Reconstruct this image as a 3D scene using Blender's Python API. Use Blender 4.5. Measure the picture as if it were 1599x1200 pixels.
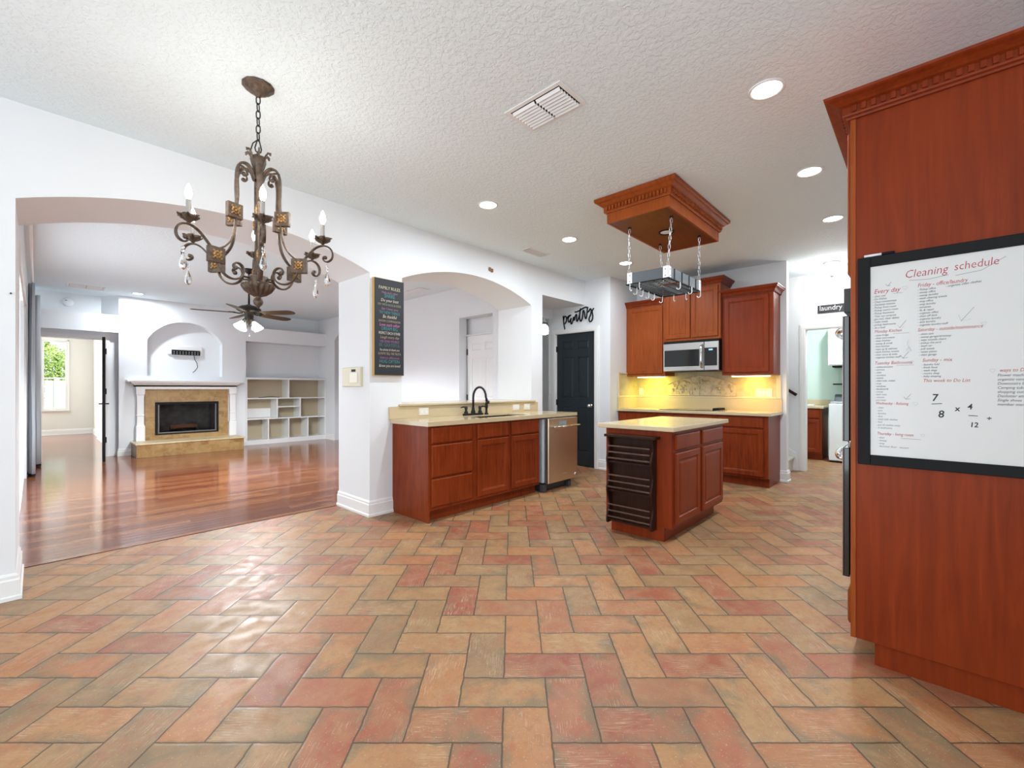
import bpy, math, random
from mathutils import Matrix, Vector
PI = math.pi
random.seed(7)
for o in list(bpy.data.objects): bpy.data.objects.remove(o)
SC = bpy.context.scene
COL = SC.collection

# ------------------------------------------------------------------ camera
PHI = math.radians(42.92)
cd = bpy.data.cameras.new('camera'); cam = bpy.data.objects.new('camera', cd); COL.objects.link(cam)
cam.location = (0, 0, 1.2)
cam.rotation_euler = (PI/2, 0, PHI - PI/2)
cd.sensor_width = 36; cd.lens = 692/1599*36; cd.shift_y = 7/1599; cd.clip_start = .05; cd.clip_end = 200
SC.camera = cam
# ------------------------------------------------------------------ world and daylight
w = bpy.data.worlds.new('sky'); SC.world = w; w.use_nodes = True
bg = w.node_tree.nodes['Background']; bg.inputs[0].default_value = (.84, .92, 1, 1); bg.inputs[1].default_value = 1.5
SC.view_settings.view_transform = 'Standard'; SC.view_settings.look = 'None'
SC.view_settings.gamma = 1; SC.view_settings.use_curve_mapping = False
SC.view_settings.exposure = 0.12
LK = 1.0           # strength of the lamps in the house
def lamp(name, kind, loc, power, color=(1, .96, .9), size=.1, rot=(0, 0, 0), parent=None, size_y=None, spread=None):
    l = bpy.data.lights.new(name, kind); l.energy = power*LK; l.color = color
    if kind == 'AREA':
        l.shape = 'DISK' if size_y is None else 'RECTANGLE'; l.size = size
        if size_y: l.size_y = size_y
        if spread: l.spread = spread
    else: l.shadow_soft_size = size
    o = bpy.data.objects.new(name, l); COL.objects.link(o); o.rotation_euler = rot
    o.location = loc
    if parent:
        o.parent = parent; o.location = Vector(loc) - Vector(parent.location)
    return o
# area lamps added for daylight; the first two sit in unseen openings
lamp('daylight_fill_patio', 'AREA', (-2.72, 1.3, 1.25), 68, (.84, .93, 1), 3.6, (0, -PI/2, 0), size_y=2.2)
lamp('daylight_fill_dining', 'AREA', (-.6, -1.12, 1.5), 40, (.84, .93, 1), 2.6, (PI/2, 0, 0), size_y=1.5)
lamp('daylight_living_slider', 'AREA', (-.12, 6.8, 1.2), 40, (.90, .96, 1), 3.4, (0, -PI/2, 0), size_y=2.1)
sun = lamp('sun', 'SUN', (0, 0, 12), 4.5, (1, .97, .9), math.radians(1)); sun.data.angle = .02; sun.data.energy = 4.5
sun.rotation_euler = Vector((.25, -.38, .9)).to_track_quat('Z', 'Y').to_euler()
lamp('bedroom_fill', 'AREA', (-1.2, 16.2, 1.6), 170, (.97, 1, .98), 1.4, (-PI/2, 0, 0), size_y=1.6)  # added fill lamp against the blank wall beside the window

# ------------------------------------------------------------------ materials
def new_mat(name):
    m = bpy.data.materials.new(name); m.use_nodes = True
    return m, m.node_tree, m.node_tree.nodes['Principled BSDF']
def pm(name, c, rough=.5, metal=0, coat=0, emit=None, es=0, trans=0, ior=1.45, spec=.5, bump=0, bscale=40, vary=0):
    m, nt, b = new_mat(name)
    b.inputs['Base Color'].default_value = (*c, 1); b.inputs['Roughness'].default_value = rough
    b.inputs['Metallic'].default_value = metal; b.inputs['Coat Weight'].default_value = coat
    b.inputs['Coat Roughness'].default_value = .15
    b.inputs['Transmission Weight'].default_value = trans; b.inputs['IOR'].default_value = ior
    b.inputs['Specular IOR Level'].default_value = spec
    if emit: b.inputs['Emission Color'].default_value = (*emit, 1); b.inputs['Emission Strength'].default_value = es
    n = G(nt)
    if bump or vary:
        no = n.noise(n.pos(), bscale, 4)
        if bump: n.bump(b, no, bump, .004)
        if vary:
            no2 = n.noise(n.pos(), bscale*.3, 3)
            n.link(n.ramp(no2, [(.3, tuple(x*(1-vary) for x in c)), (.7, tuple(min(1, x*(1+vary)) for x in c))]), b.inputs['Base Color'])
    return m
class G:
    def __init__(s, nt): s.nt = nt
    def link(s, a, b): s.nt.links.new(a, b)
    def node(s, t, **k):
        n = s.nt.nodes.new(t)
        for a, v in k.items(): setattr(n, a, v)
        return n
    def pos(s): return s.node('ShaderNodeNewGeometry').outputs['Position']
    def put(s, sock, v):
        if isinstance(v, bpy.types.NodeSocket): s.link(v, sock)
        else: sock.default_value = v
    def m(s, op, a, b=0.0, c=0.0):
        n = s.node('ShaderNodeMath', operation=op)
        s.put(n.inputs[0], a); s.put(n.inputs[1], b); s.put(n.inputs[2], c)
        return n.outputs[0]
    def scale(s, v, sc):
        n = s.node('ShaderNodeMapping'); s.link(v, n.inputs[0]); n.inputs['Scale'].default_value = sc
        return n.outputs[0]
    def noise(s, v, sc, det=3, rough=.5, dist=0):
        n = s.node('ShaderNodeTexNoise'); s.link(v, n.inputs['Vector']); n.inputs['Scale'].default_value = sc
        n.inputs['Detail'].default_value = det; n.inputs['Roughness'].default_value = rough; n.inputs['Distortion'].default_value = dist
        return n.outputs['Fac']
    def ramp(s, f, stops):
        n = s.node('ShaderNodeValToRGB'); s.link(f, n.inputs[0]); e = n.color_ramp.elements
        while len(e) < len(stops): e.new(.5)
        for i, (p, c) in enumerate(stops):
            e[i].position = p; e[i].color = (*c, 1) if isinstance(c, tuple) else (c, c, c, 1)
        return n.outputs[0]
    def mix(s, f, a, b, mode='MIX'):
        n = s.node('ShaderNodeMix', data_type='RGBA', blend_type=mode)
        s.put(n.inputs[0], f)
        s.put(n.inputs[6], a if not isinstance(a, tuple) else (*a, 1)); s.put(n.inputs[7], b if not isinstance(b, tuple) else (*b, 1))
        return n.outputs[2]
    def bump(s, b, h, st, dist=.01, invert=False):
        n = s.node('ShaderNodeBump', invert=invert); n.inputs['Strength'].default_value = st; n.inputs['Distance'].default_value = dist
        s.link(h, n.inputs['Height']); s.link(n.outputs[0], b.inputs['Normal'])

def wood(name, dark, mid, light, rough=.34, coat=.03, axis=2, sc=9):
    m, nt, b = new_mat(name); n = G(nt)
    s = [14, 14, 14]; s[axis] = 1.0
    v = n.scale(n.pos(), tuple(s))
    a = n.noise(v, sc*.35, 5, .6, .6); c = n.noise(n.pos(), 1.7, 3)
    col = n.ramp(a, [(.25, dark), (.5, mid), (.78, light)])
    col2 = n.mix(n.ramp(c, [(.35, 0.0), (.65, 1.0)]), col, n.mix(.5, col, light))
    n.link(col2, b.inputs['Base Color'])
    b.inputs['Roughness'].default_value = rough; b.inputs['Coat Weight'].default_value = coat; b.inputs['Coat Roughness'].default_value = .2
    b.inputs['Specular IOR Level'].default_value = .15
    return m
M = {}
M['wall'] = pm('wall_paint', (.81, .83, .85), .75, bump=.06, bscale=90)
M['wall_cream'] = pm('bedroom_paint', (.79, .78, .74), .8)
M['green'] = pm('laundry_green_paint', (.60, .70, .62), .8)
M['trim'] = pm('white_trim_paint', (.86, .86, .85), .35)
M['white'] = pm('white_enamel', (.85, .86, .87), .25)
M['taupe'] = pm('taupe_backing', (.50, .42, .29), .8)
M['black'] = pm('black_matte', (.010, .011, .012), .6, spec=.2)
M['bdoor'] = pm('black_door_paint', (.018, .026, .032), .38)
M['iron'] = pm('black_bronze', (.018, .014, .012), .42, .3)
M['steel'] = pm('stainless_steel', (.50, .495, .49), .30, 1)
M['chrome'] = pm('chrome', (.75, .75, .75), .12, 1)
M['galv'] = pm('galvanised_metal', (.55, .57, .58), .4, .7, vary=.3, bscale=60)
M['dglass'] = pm('dark_glass', (.012, .014, .016), .06, coat=.5)
M['cherry'] = wood('cherry_wood', (.105, .014, .003), (.19, .029, .006), (.28, .05, .012))
M['cherryL'] = wood('cherry_wood_upper', (.19, .038, .007), (.29, .062, .012), (.38, .09, .02))
M['cherryT'] = wood('cherry_panel', (.14, .018, .004), (.20, .028, .006), (.27, .042, .009), sc=6)
M['cherryU'] = wood('cherry_underside', (.10, .022, .003), (.15, .034, .005), (.20, .05, .008), axis=0)  # darkened cherry copy, the underside's shade put into the colour
M['espresso'] = wood('espresso_wood', (.014, .006, .004), (.028, .011, .007), (.045, .018, .011), .3)
M['espressoE'] = wood('espresso_slats_highlit', (.05, .028, .020), (.09, .05, .036), (.14, .08, .058), .25, .5, 1)  # lighter than the rack: slat highlights put into the wood colour
M['bladewood'] = wood('fan_blade_wood', (.03, .018, .008), (.07, .04, .016), (.12, .07, .03), .4, axis=0)
M['hinge'] = M['iron']
M['bronze'] = pm('antique_bronze', (.12, .085, .062), .45, .55, bump=.5, bscale=160, vary=.4)
M['gold'] = pm('antique_gold', (.42, .25, .10), .45, .7, bump=.6, bscale=140, vary=.4)
M['crystal'] = pm('crystal_glass', (1, 1, 1), .02, trans=1, ior=1.55)
M['glass'] = pm('window_glass', (1, 1, 1), .0, trans=1, ior=1.02, spec=.1)
M['bulb'] = pm('lit_bulb', (1, 1, 1), .3, emit=(1, .93, .82), es=30)
M['led'] = pm('lit_diffuser', (1, 1, 1), .3, emit=(1, .98, .95), es=14)
M['warmled'] = pm('lit_warm_strip', (1, 1, 1), .3, emit=(1, .78, .35), es=4)
M['frost'] = pm('lit_frosted_shade', (1, .95, .85), .4, emit=(1, .93, .75), es=3.5)
M['candle'] = pm('candle_sleeve', (.34, .32, .30), .5)
M['beige'] = pm('beige_plastic', (.66, .61, .46), .4)
M['ivory'] = pm('ivory_plastic', (.80, .76, .66), .35)
M['brass'] = pm('brass', (.75, .55, .25), .25, 1)
M['tanframe'] = pm('tan_frame_wood', (.62, .40, .13), .45)
M['chalk'] = pm('chalk_black', (.022, .024, .03), .6)
M['board'] = pm('whiteboard_surface', (.70, .71, .70), .18)
M['ink_red'] = pm('red_marker', (.42, .03, .05), .5); M['ink_black'] = pm('black_marker', (.02, .02, .025), .5)
M['ink_grey'] = pm('grey_marker', (.16, .17, .19), .5); M['ink_blue'] = pm('blue_smudge', (.30, .34, .48), .5)
M['curtain'] = pm('grey_blue_curtain', (.42, .45, .48), .85)
M['carpet'] = pm('stair_carpet', (.68, .66, .60), .95, bump=.8, bscale=300)
M['log'] = pm('brown_log', (.16, .06, .03), .8, bump=.6, bscale=60)
M['soot'] = pm('sooty_brick', (.07, .068, .065), .8, vary=.5, bscale=30)
M['leaf'] = pm('tree_leaves', (.42, .56, .16), .6, vary=.4, bscale=12)
M['bark'] = pm('tree_bark', (.12, .09, .06), .9)
M['vinyl'] = pm('white_vinyl', (.85, .86, .86), .4)
M['grass'] = pm('lawn', (.16, .26, .06), .9, vary=.3, bscale=20)
M['insul'] = pm('pale_insulation', (.48, .52, .56), .7, bump=.8, bscale=60)
M['dgrey'] = pm('dark_grey_plastic', (.05, .055, .06), .45)
M['lcd'] = pm('lcd_window', (.25, .33, .36), .2)

def ceiling_mat():
    m, nt, b = new_mat('knockdown_ceiling'); n = G(nt)
    b.inputs['Base Color'].default_value = (.81, .90, .94, 1); b.inputs['Roughness'].default_value = .85
    p = n.pos(); a = n.noise(p, 40, 4, .55, .4)
    h = n.ramp(a, [(.42, 0.0), (.56, 1.0)]); a2 = n.noise(p, 70, 2)
    hh = n.m('ADD', h, n.m('MULTIPLY', a2, .25))
    n.bump(b, hh, .45, .005)
    return m
M['ceil'] = ceiling_mat()
def counter_mat():
    m, nt, b = new_mat('beige_solid_surface'); n = G(nt)
    a = n.noise(n.pos(), 400, 2)
    n.link(n.ramp(a, [(.3, (.55, .43, .25)), (.7, (.69, .57, .38))]), b.inputs['Base Color'])
    b.inputs['Roughness'].default_value = .16; b.inputs['Coat Weight'].default_value = .2
    return m
M['counter'] = counter_mat()
def herringbone():
    m, nt, b = new_mat('terracotta_herringbone'); n = G(nt)
    W = .1685
    P = n.pos(); sx = n.node('ShaderNodeSeparateXYZ'); n.link(P, sx.inputs[0])
    # slight wobble of the tile edges
    wob = n.m('MULTIPLY', n.m('SUBTRACT', n.noise(P, 16, 2), .5), .010)
    cr, cf = (math.sin(PHI), -math.cos(PHI)), (math.cos(PHI), math.sin(PHI))
    def lin(c, off):
        v = n.m('ADD', n.m('MULTIPLY', sx.outputs[0], c[0]), n.m('MULTIPLY', sx.outputs[1], c[1]))
        return n.m('DIVIDE', n.m('ADD', n.m('SUBTRACT', v, off), wob), W)
    u = lin(cr, -.033); v = lin(cf, 1.668)
    i = n.m('FLOOR', u); j = n.m('FLOOR', v)
    k = n.m('FLOORED_MODULO', n.m('ADD', n.m('SUBTRACT', i, j), 1.0), 4.0)
    H = n.m('LESS_THAN', k, 1.5)
    k3 = n.m('GREATER_THAN', k, 2.5); k2 = n.m('SUBTRACT', n.m('SUBTRACT', 1.0, H), k3); k1 = n.m('MULTIPLY', H, n.m('GREATER_THAN', k, .5))
    ti = n.m('SUBTRACT', i, k1); tj = n.m('SUBTRACT', j, k2)
    lx = n.m('SUBTRACT', u, ti); ly = n.m('SUBTRACT', v, tj)
    Lx = n.m('ADD', 1.0, H); Ly = n.m('SUBTRACT', 2.0, H)
    e = n.m('MINIMUM', n.m('MINIMUM', lx, n.m('SUBTRACT', Lx, lx)), n.m('MINIMUM', ly, n.m('SUBTRACT', Ly, ly)))
    cx = n.node('ShaderNodeCombineXYZ'); n.link(ti, cx.inputs[0]); n.link(tj, cx.inputs[1]); n.link(H, cx.inputs[2])
    wn = n.node('ShaderNodeTexWhiteNoise', noise_dimensions='3D'); n.link(cx.outputs[0], wn.inputs[0])
    sc = n.node('ShaderNodeSeparateColor'); n.link(wn.outputs['Color'], sc.inputs[0])
    r1, r2, r3 = sc.outputs[0], sc.outputs[1], sc.outputs[2]
    base = n.ramp(r1, [(0, (.37, .115, .058)), (.16, (.29, .085, .050)), (.32, (.42, .175, .070)), (.52, (.40, .205, .085)), (.70, (.33, .19, .09)), (.86, (.27, .165, .085)), (1, (.35, .13, .065))])
    # each tile shifts the noise so that no two look alike
    off = n.node('ShaderNodeVectorMath', operation='SCALE'); n.link(wn.outputs['Color'], off.inputs[0]); off.inputs['Scale'].default_value = 37
    ad = n.node('ShaderNodeVectorMath', operation='ADD'); n.link(P, ad.inputs[0]); n.link(off.outputs[0], ad.inputs[1]); Q = ad.outputs[0]
    cloud = n.noise(Q, 7, 5, .6, .5)
    col = n.mix(n.ramp(cloud, [(.38, 0.0), (.66, .75)]), base, n.mix(.6, base, (.44, .28, .135)))
    red = n.noise(Q, 11, 4, .6)
    col = n.mix(n.ramp(red, [(.52, 0.0), (.72, .5)]), col, (.36, .10, .055))
    # mossy grey-green stains, stronger near the edges of some tiles
    moss = n.noise(Q, 5, 5, .65, .8)
    edgef = n.ramp(e, [(0, 1.0), (.35, 0.0)])
    mf = n.m('ADD', n.m('ADD', moss, n.m('MULTIPLY', edgef, .16)), n.m('MULTIPLY', r2, .12))
    col = n.mix(n.ramp(mf, [(.65, 0.0), (.83, .75)]), col, (.18, .145, .085))
    # brushed pale streaks along the tile
    sl = n.mix(H, n.scale(Q, (1, 1, 1)), n.scale(Q, (1, 1, 1)))
    along = n.m('ADD', n.m('MULTIPLY', lx, H), n.m('MULTIPLY', ly, n.m('SUBTRACT', 1.0, H)))
    across = n.m('ADD', n.m('MULTIPLY', ly, H), n.m('MULTIPLY', lx, n.m('SUBTRACT', 1.0, H)))
    c2 = n.node('ShaderNodeCombineXYZ'); n.link(n.m('ADD', n.m('MULTIPLY', along, 2.2), n.m('MULTIPLY', r3, 50)), c2.inputs[0]); n.link(n.m('MULTIPLY', across, 75), c2.inputs[1]); n.link(n.m('MULTIPLY', r2, 30), c2.inputs[2])
    st = n.noise(c2.outputs[0], 1.0, 3, .6)
    patch = n.ramp(n.noise(Q, 9, 3), [(.45, 0.0), (.62, 1.0)])
    stf = n.m('MULTIPLY', n.m('MULTIPLY', n.ramp(st, [(.54, 0.0), (.66, .85)]), patch), n.m('GREATER_THAN', r3, .35))
    col = n.mix(stf, col, (.56, .42, .28))
    grit = n.noise(Q, 160, 2)
    mott = n.noise(Q, 38, 5, .7)
    col = n.mix(n.ramp(mott, [(.30, .45), (.52, 0.0)]), col, (.26, .13, .07))
    col = n.mix(n.ramp(grit, [(.64, 0.0), (.74, .5)]), col, (.58, .46, .32))
    ge = n.ramp(e, [(.010, .9), (.026, 0.0)])
    col = n.mix(ge, col, (.07, .048, .028))
    n.link(col, b.inputs['Base Color'])
    n.link(n.ramp(n.noise(Q, 14, 4), [(.3, .36), (.7, .58)]), b.inputs['Roughness']); b.inputs['Specular IOR Level'].default_value = .32
    h = n.m('ADD', n.m('SUBTRACT', n.ramp(e, [(0, 0.0), (.06, 1.0)]), n.m('MULTIPLY', stf, .15)), n.m('MULTIPLY', cloud, .35))
    n.bump(b, h, .30, .003)
    return m
M['tile'] = herringbone()
def plank():
    m, nt, b = new_mat('jatoba_strip_floor'); n = G(nt)
    P = n.pos(); sx = n.node('ShaderNodeSeparateXYZ'); n.link(P, sx.inputs[0])
    j = n.m('FLOOR', n.m('DIVIDE', sx.outputs[1], .083))
    r = n.node('ShaderNodeTexWhiteNoise', noise_dimensions='1D'); n.link(j, r.inputs['W'])
    i = n.m('FLOOR', n.m('ADD', n.m('DIVIDE', sx.outputs[0], 1.1), n.m('MULTIPLY', r.outputs[0], 7)))
    cx = n.node('ShaderNodeCombineXYZ'); n.link(i, cx.inputs[0]); n.link(j, cx.inputs[1])
    wn = n.node('ShaderNodeTexWhiteNoise', noise_dimensions='2D'); n.link(cx.outputs[0], wn.inputs[0])
    base = n.ramp(wn.outputs[0], [(0, (.17, .045, .020)), (.35, (.27, .085, .034)), (.65, (.38, .15, .062)), (1, (.22, .055, .025))])
    gr = n.noise(n.scale(P, (2, 40, 1)), 3, 4)
    col = n.mix(n.ramp(gr, [(.35, .5), (.65, 0.0)]), base, (.10, .02, .01))
    f = n.m('FRACT', n.m('DIVIDE', sx.outputs[1], .083)); e = n.m('MINIMUM', f, n.m('SUBTRACT', 1.0, f))
    col = n.mix(n.ramp(e, [(.01, .8), (.035, 0.0)]), col, (.03, .01, .006))
    n.link(col, b.inputs['Base Color']); b.inputs['Roughness'].default_value = .13
    b.inputs['Specular IOR Level'].default_value = .6
    n.bump(b, n.m('ADD', n.ramp(e, [(0, 0.0), (.05, 1.0)]), n.m('MULTIPLY', wn.outputs[0], .7)), .22, .0015)
    return m
M['plank'] = plank()
def stone(name, c1, c2, c3, bw, bh, axes=(0, 2), rough=.5, mort=(.30, .20, .10)):
    m, nt, b = new_mat(name); n = G(nt)
    P = n.pos(); sx = n.node('ShaderNodeSeparateXYZ'); n.link(P, sx.inputs[0])
    cx = n.node('ShaderNodeCombineXYZ'); n.link(sx.outputs[axes[0]], cx.inputs[0]); n.link(sx.outputs[axes[1]], cx.inputs[1])
    br = n.node('ShaderNodeTexBrick'); n.link(cx.outputs[0], br.inputs['Vector']); br.inputs['Scale'].default_value = 1
    br.inputs['Brick Width'].default_value = bw; br.inputs['Row Height'].default_value = bh; br.inputs['Mortar Size'].default_value = .002
    br.inputs['Color1'].default_value = (*c1, 1); br.inputs['Color2'].default_value = (*c2, 1); br.inputs['Mortar'].default_value = (*mort, 1)
    no = n.noise(P, 9, 5, .65, .6)
    col = n.mix(n.ramp(no, [(.40, 0.0), (.66, .8)]), br.outputs[0], c3)
    n.link(col, b.inputs['Base Color']); b.inputs['Roughness'].default_value = rough
    n.bump(b, no, .2, .004)
    return m
M['hearthtile'] = stone('tan_stone_tile', (.26, .125, .032), (.40, .235, .08), (.45, .30, .13), .34, .075, rough=.38)
M['travX'] = stone('travertine_backsplash', (.44, .37, .22), (.54, .46, .29), (.60, .53, .36), .15, .15, (1, 2), .45, (.5, .42, .28))
M['travY'] = stone('travertine_backsplash_side', (.44, .37, .22), (.54, .46, .29), (.60, .53, .36), .15, .15, (0, 2), .45, (.5, .42, .28))
M['mural'] = pm('carved_stone_relief', (.56, .46, .31), .55, vary=.2, bscale=60, bump=.2)
M['tpencil'] = pm('cream_stone_trim', (.72, .62, .42), .4)

# ------------------------------------------------------------------ mesh builder
class MB:
    def __init__(s): s.v = []; s.f = []; s.sm = []; s.mi = []; s.T = None; s.cur = 0
    def add(s, vs, fs, smooth=False):
        n = len(s.v)
        if s.T is not None: vs = [tuple(s.T @ Vector(p)) for p in vs]
        s.v += [tuple(p) for p in vs]; s.f += [tuple(i+n for i in f) for f in fs]; s.sm += [smooth]*len(fs); s.mi += [s.cur]*len(fs)
        return s
    def box(s, x0, x1, y0, y1, z0, z1):
        if x0 > x1: x0, x1 = x1, x0
        if y0 > y1: y0, y1 = y1, y0
        if z0 > z1: z0, z1 = z1, z0
        return s.add([(x0, y0, z0), (x1, y0, z0), (x1, y1, z0), (x0, y1, z0), (x0, y0, z1), (x1, y0, z1), (x1, y1, z1), (x0, y1, z1)],
                     [(0, 3, 2, 1), (4, 5, 6, 7), (0, 1, 5, 4), (1, 2, 6, 5), (2, 3, 7, 6), (3, 0, 4, 7)])
    def quad8(s, p):   # 8 corners bottom 4 ccw then top 4
        return s.add(p, [(0, 3, 2, 1), (4, 5, 6, 7), (0, 1, 5, 4), (1, 2, 6, 5), (2, 3, 7, 6), (3, 0, 4, 7)])
    def prism(s, pts, z0, z1):
        n = len(pts)
        return s.add([(x, y, z0) for x, y in pts]+[(x, y, z1) for x, y in pts],
                     [tuple(range(n-1, -1, -1)), tuple(range(n, 2*n))]+[(i, (i+1) % n, n+(i+1) % n, n+i) for i in range(n)])
    def rings(s, u0, u1, v0, v1, steps, back=True):
        """rectangular rings in the local u,v plane; steps = (inset, w); outward is +w (local z)"""
        vs = []; fs = []
        for ins, wv in steps:
            vs += [(u0+ins, v0+ins, wv), (u1-ins, v0+ins, wv), (u1-ins, v1-ins, wv), (u0+ins, v1-ins, wv)]
        for k in range(len(steps)-1):
            a = 4*k; b2 = a+4
            for i in range(4): fs.append((a+i, a+(i+1) % 4, b2+(i+1) % 4, b2+i))
        e = 4*(len(steps)-1); fs.append((e, e+1, e+2, e+3))
        if back: fs.append((3, 2, 1, 0))
        return s.add(vs, fs)
    def lathe(s, prof, c=(0, 0, 0), n=24, a0=0, a1=2*PI, rippl=None, smooth=True, M3=None):
        full = abs(a1-a0-2*PI) < 1e-6; cols = n if full else n+1
        vs = []
        for i in range(cols):
            a = a0+(a1-a0)*i/n
            k = 1 if rippl is None else 1+rippl[1]*math.cos(rippl[0]*a)
            for r, z in prof:
                p = Vector((r*k*math.cos(a), r*k*math.sin(a), z))
                if M3 is not None: p = M3 @ p
                vs.append((c[0]+p.x, c[1]+p.y, c[2]+p.z))
        m = len(prof); fs = []
        for i in range(n):
            i2 = (i+1) % cols
            for k in range(m-1): fs.append((i*m+k, i2*m+k, i2*m+k+1, i*m+k+1))
        return s.add(vs, fs, smooth)
    def cyl(s, p0, p1, r, n=16, r1=None, cap=True):
        return s.tube([p0, p1], r, n, r1=r1, cap=cap)
    def tube(s, path, r, n=8, closed=False, r1=None, cap=True, flat=None, up=None):
        P = [Vector(p) for p in path]; L = len(P); vs = []
        if closed: tang = [(P[(i+1) % L]-P[i-1]).normalized() for i in range(L)]
        else: tang = [(P[min(i+1, L-1)]-P[max(i-1, 0)]).normalized() for i in range(L)]
        ref = Vector(up) if up else (Vector((0, 0, 1)) if abs(tang[0].z) < .9 else Vector((1, 0, 0)))
        nrm = (ref-tang[0]*ref.dot(tang[0])).normalized()
        for i in range(L):
            t = tang[i]
            if up: nrm = (Vector(up)-t*Vector(up).dot(t)).normalized()
            else:
                nrm = (nrm-t*nrm.dot(t))
                nrm = nrm.normalized() if nrm.length > 1e-6 else t.orthogonal().normalized()
            bi = t.cross(nrm)
            rr = r[i] if isinstance(r, (list, tuple)) else (r if r1 is None else r+(r1-r)*i/(L-1))
            fa, fb = (1, 1) if flat is None else flat
            for k in range(n):
                a = 2*PI*(k+.5)/n
                vs.append(tuple(P[i]+nrm*math.cos(a)*rr*fa+bi*math.sin(a)*rr*fb))
        fs = []
        for i in range(L if closed else L-1):
            j = (i+1) % L
            for k in range(n): fs.append((i*n+k, i*n+(k+1) % n, j*n+(k+1) % n, j*n+k))
        if cap and not closed: fs += [tuple(range(n-1, -1, -1)), tuple(range((L-1)*n, L*n))]
        return s.add(vs, fs, n > 4)
    def sphere(s, c, r, n=12, m=8, sz=1, M3=None):
        pr = [(r*math.sin(PI*k/m), -r*math.cos(PI*k/m)*sz) for k in range(m+1)]
        pr[0] = (1e-5, pr[0][1]); pr[-1] = (1e-5, pr[-1][1])
        return s.lathe(pr, c, n, M3=M3)
    def sweep(s, path, prof, closed=False):
        """profile (out, z) swept along a level path; 'out' is to the right of travel; mitred corners"""
        L = len(path); vs = []; m = len(prof)
        def d(a, b2): v = Vector((b2[0]-a[0], b2[1]-a[1])); return v.normalized()
        for i in range(L):
            if closed: d0 = d(path[i-1], path[i]); d1 = d(path[i], path[(i+1) % L])
            else:
                d0 = d(path[max(i-1, 0)], path[max(i-1, 0)+1]); d1 = d(path[min(i, L-2)], path[min(i, L-2)+1])
            n0 = Vector((d0.y, -d0.x)); n1 = Vector((d1.y, -d1.x)); nn = (n0+n1); nn = nn/max(1e-6, nn.dot(n0))
            for o, z in prof: vs.append((path[i][0]+nn.x*o, path[i][1]+nn.y*o, z))
        fs = []
        for i in range(L if closed else L-1):
            j = (i+1) % L
            for k in range(m-1): fs.append((i*m+k, j*m+k, j*m+k+1, i*m+k+1))
        if not closed: fs += [tuple(range(m)), tuple(range(L*m-1, (L-1)*m-1, -1))]
        return s.add(vs, fs)
    def text(s, txt, size, org, U, V, ext=.0006, align='LEFT', shear=0, off=0, sx=1, space=1):
        cu = bpy.data.curves.new('t', 'FONT'); cu.body = txt; cu.size = size; cu.align_x = align; cu.shear = shear
        cu.offset = off; cu.extrude = ext; cu.resolution_u = 2; cu.space_character = space
        ob = bpy.data.objects.new('t', cu); COL.objects.link(ob)
        dg = bpy.context.evaluated_depsgraph_get(); me = bpy.data.meshes.new_from_object(ob.evaluated_get(dg))
        U = Vector(U).normalized(); V = Vector(V).normalized(); Wn = U.cross(V); O = Vector(org)
        T = s.T; s.T = None
        s.add([tuple(O+U*v.co.x*sx+V*v.co.y+Wn*v.co.z) for v in me.vertices], [tuple(p.vertices) for p in me.polygons])
        s.T = T
        bpy.data.objects.remove(ob); bpy.data.curves.remove(cu); bpy.data.meshes.remove(me)
        return s
    def build(s, name, mats, parent=None, bevel=0, label=None, cat=None, group=None, kind=None, seg=2):
        off = Vector((0, 0, 0)); r = parent
        while r is not None: off += Vector(r.location); r = r.parent
        loc = Vector((0, 0, 0))
        if parent is None and kind != 'structure':
            xs = [p[0] for p in s.v]; ys = [p[1] for p in s.v]; loc = Vector(((min(xs)+max(xs))/2, (min(ys)+max(ys))/2, min(p[2] for p in s.v))); off = loc
        me = bpy.data.meshes.new(name); me.from_pydata([(p[0]-off.x, p[1]-off.y, p[2]-off.z) for p in s.v], [], s.f)
        me.polygons.foreach_set('use_smooth', s.sm); me.polygons.foreach_set('material_index', s.mi)
        for mm in (mats if isinstance(mats, (list, tuple)) else [mats]): me.materials.append(mm)
        me.update()
        o = bpy.data.objects.new(name, me); COL.objects.link(o); o.location = loc
        if parent: o.parent = parent
        if bevel:
            b = o.modifiers.new('bevel', 'BEVEL'); b.width = bevel; b.segments = seg; b.limit_method = 'ANGLE'; b.angle_limit = .6
        if label: o['label'] = label
        if cat: o['category'] = cat
        if group: o['group'] = group
        if kind: o['kind'] = kind
        return o
def root(name, loc, label, cat, group=None):
    o = bpy.data.objects.new(name, None); COL.objects.link(o); o.location = loc; o.empty_display_size = .1
    o['label'] = label; o['category'] = cat
    if group: o['group'] = group
    return o
def struct(name, mb, mat, bevel=0, parent=None):
    return mb.build(name, mat, parent, bevel, kind='structure' if parent is None else None)
def copy_tree(o, loc, label=None):
    r = o.copy(); COL.objects.link(r); r.location = loc
    if label: r['label'] = label
    for ch in list(o.children):
        c = ch.copy(); COL.objects.link(c); c.parent = r
        for g in list(ch.children):
            d = g.copy(); COL.objects.link(d); d.parent = c
    return r
def face_T(o, U, V):
    U = Vector(U); V = Vector(V); Wn = U.cross(V)
    return Matrix(((U.x, V.x, Wn.x, o[0]), (U.y, V.y, Wn.y, o[1]), (U.z, V.z, Wn.z, o[2]), (0, 0, 0, 1)))
def FT_ny(x0, y): return face_T((0, y, 0), (1, 0, 0), (0, 0, 1))       # face looking to -Y, u = x
def FT_nx(x): return face_T((x, 0, 0), (0, -1, 0), (0, 0, 1))          # face looking to -X, u = -y
def FT_py(y): return face_T((0, y, 0), (-1, 0, 0), (0, 0, 1))          # face looking to +Y, u = -x
DOOR = [(0, 0), (0, .014), (.004, .019), (.052, .019), (.056, .013), (.062, .013), (.068, .009), (.078, .009)]
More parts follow.
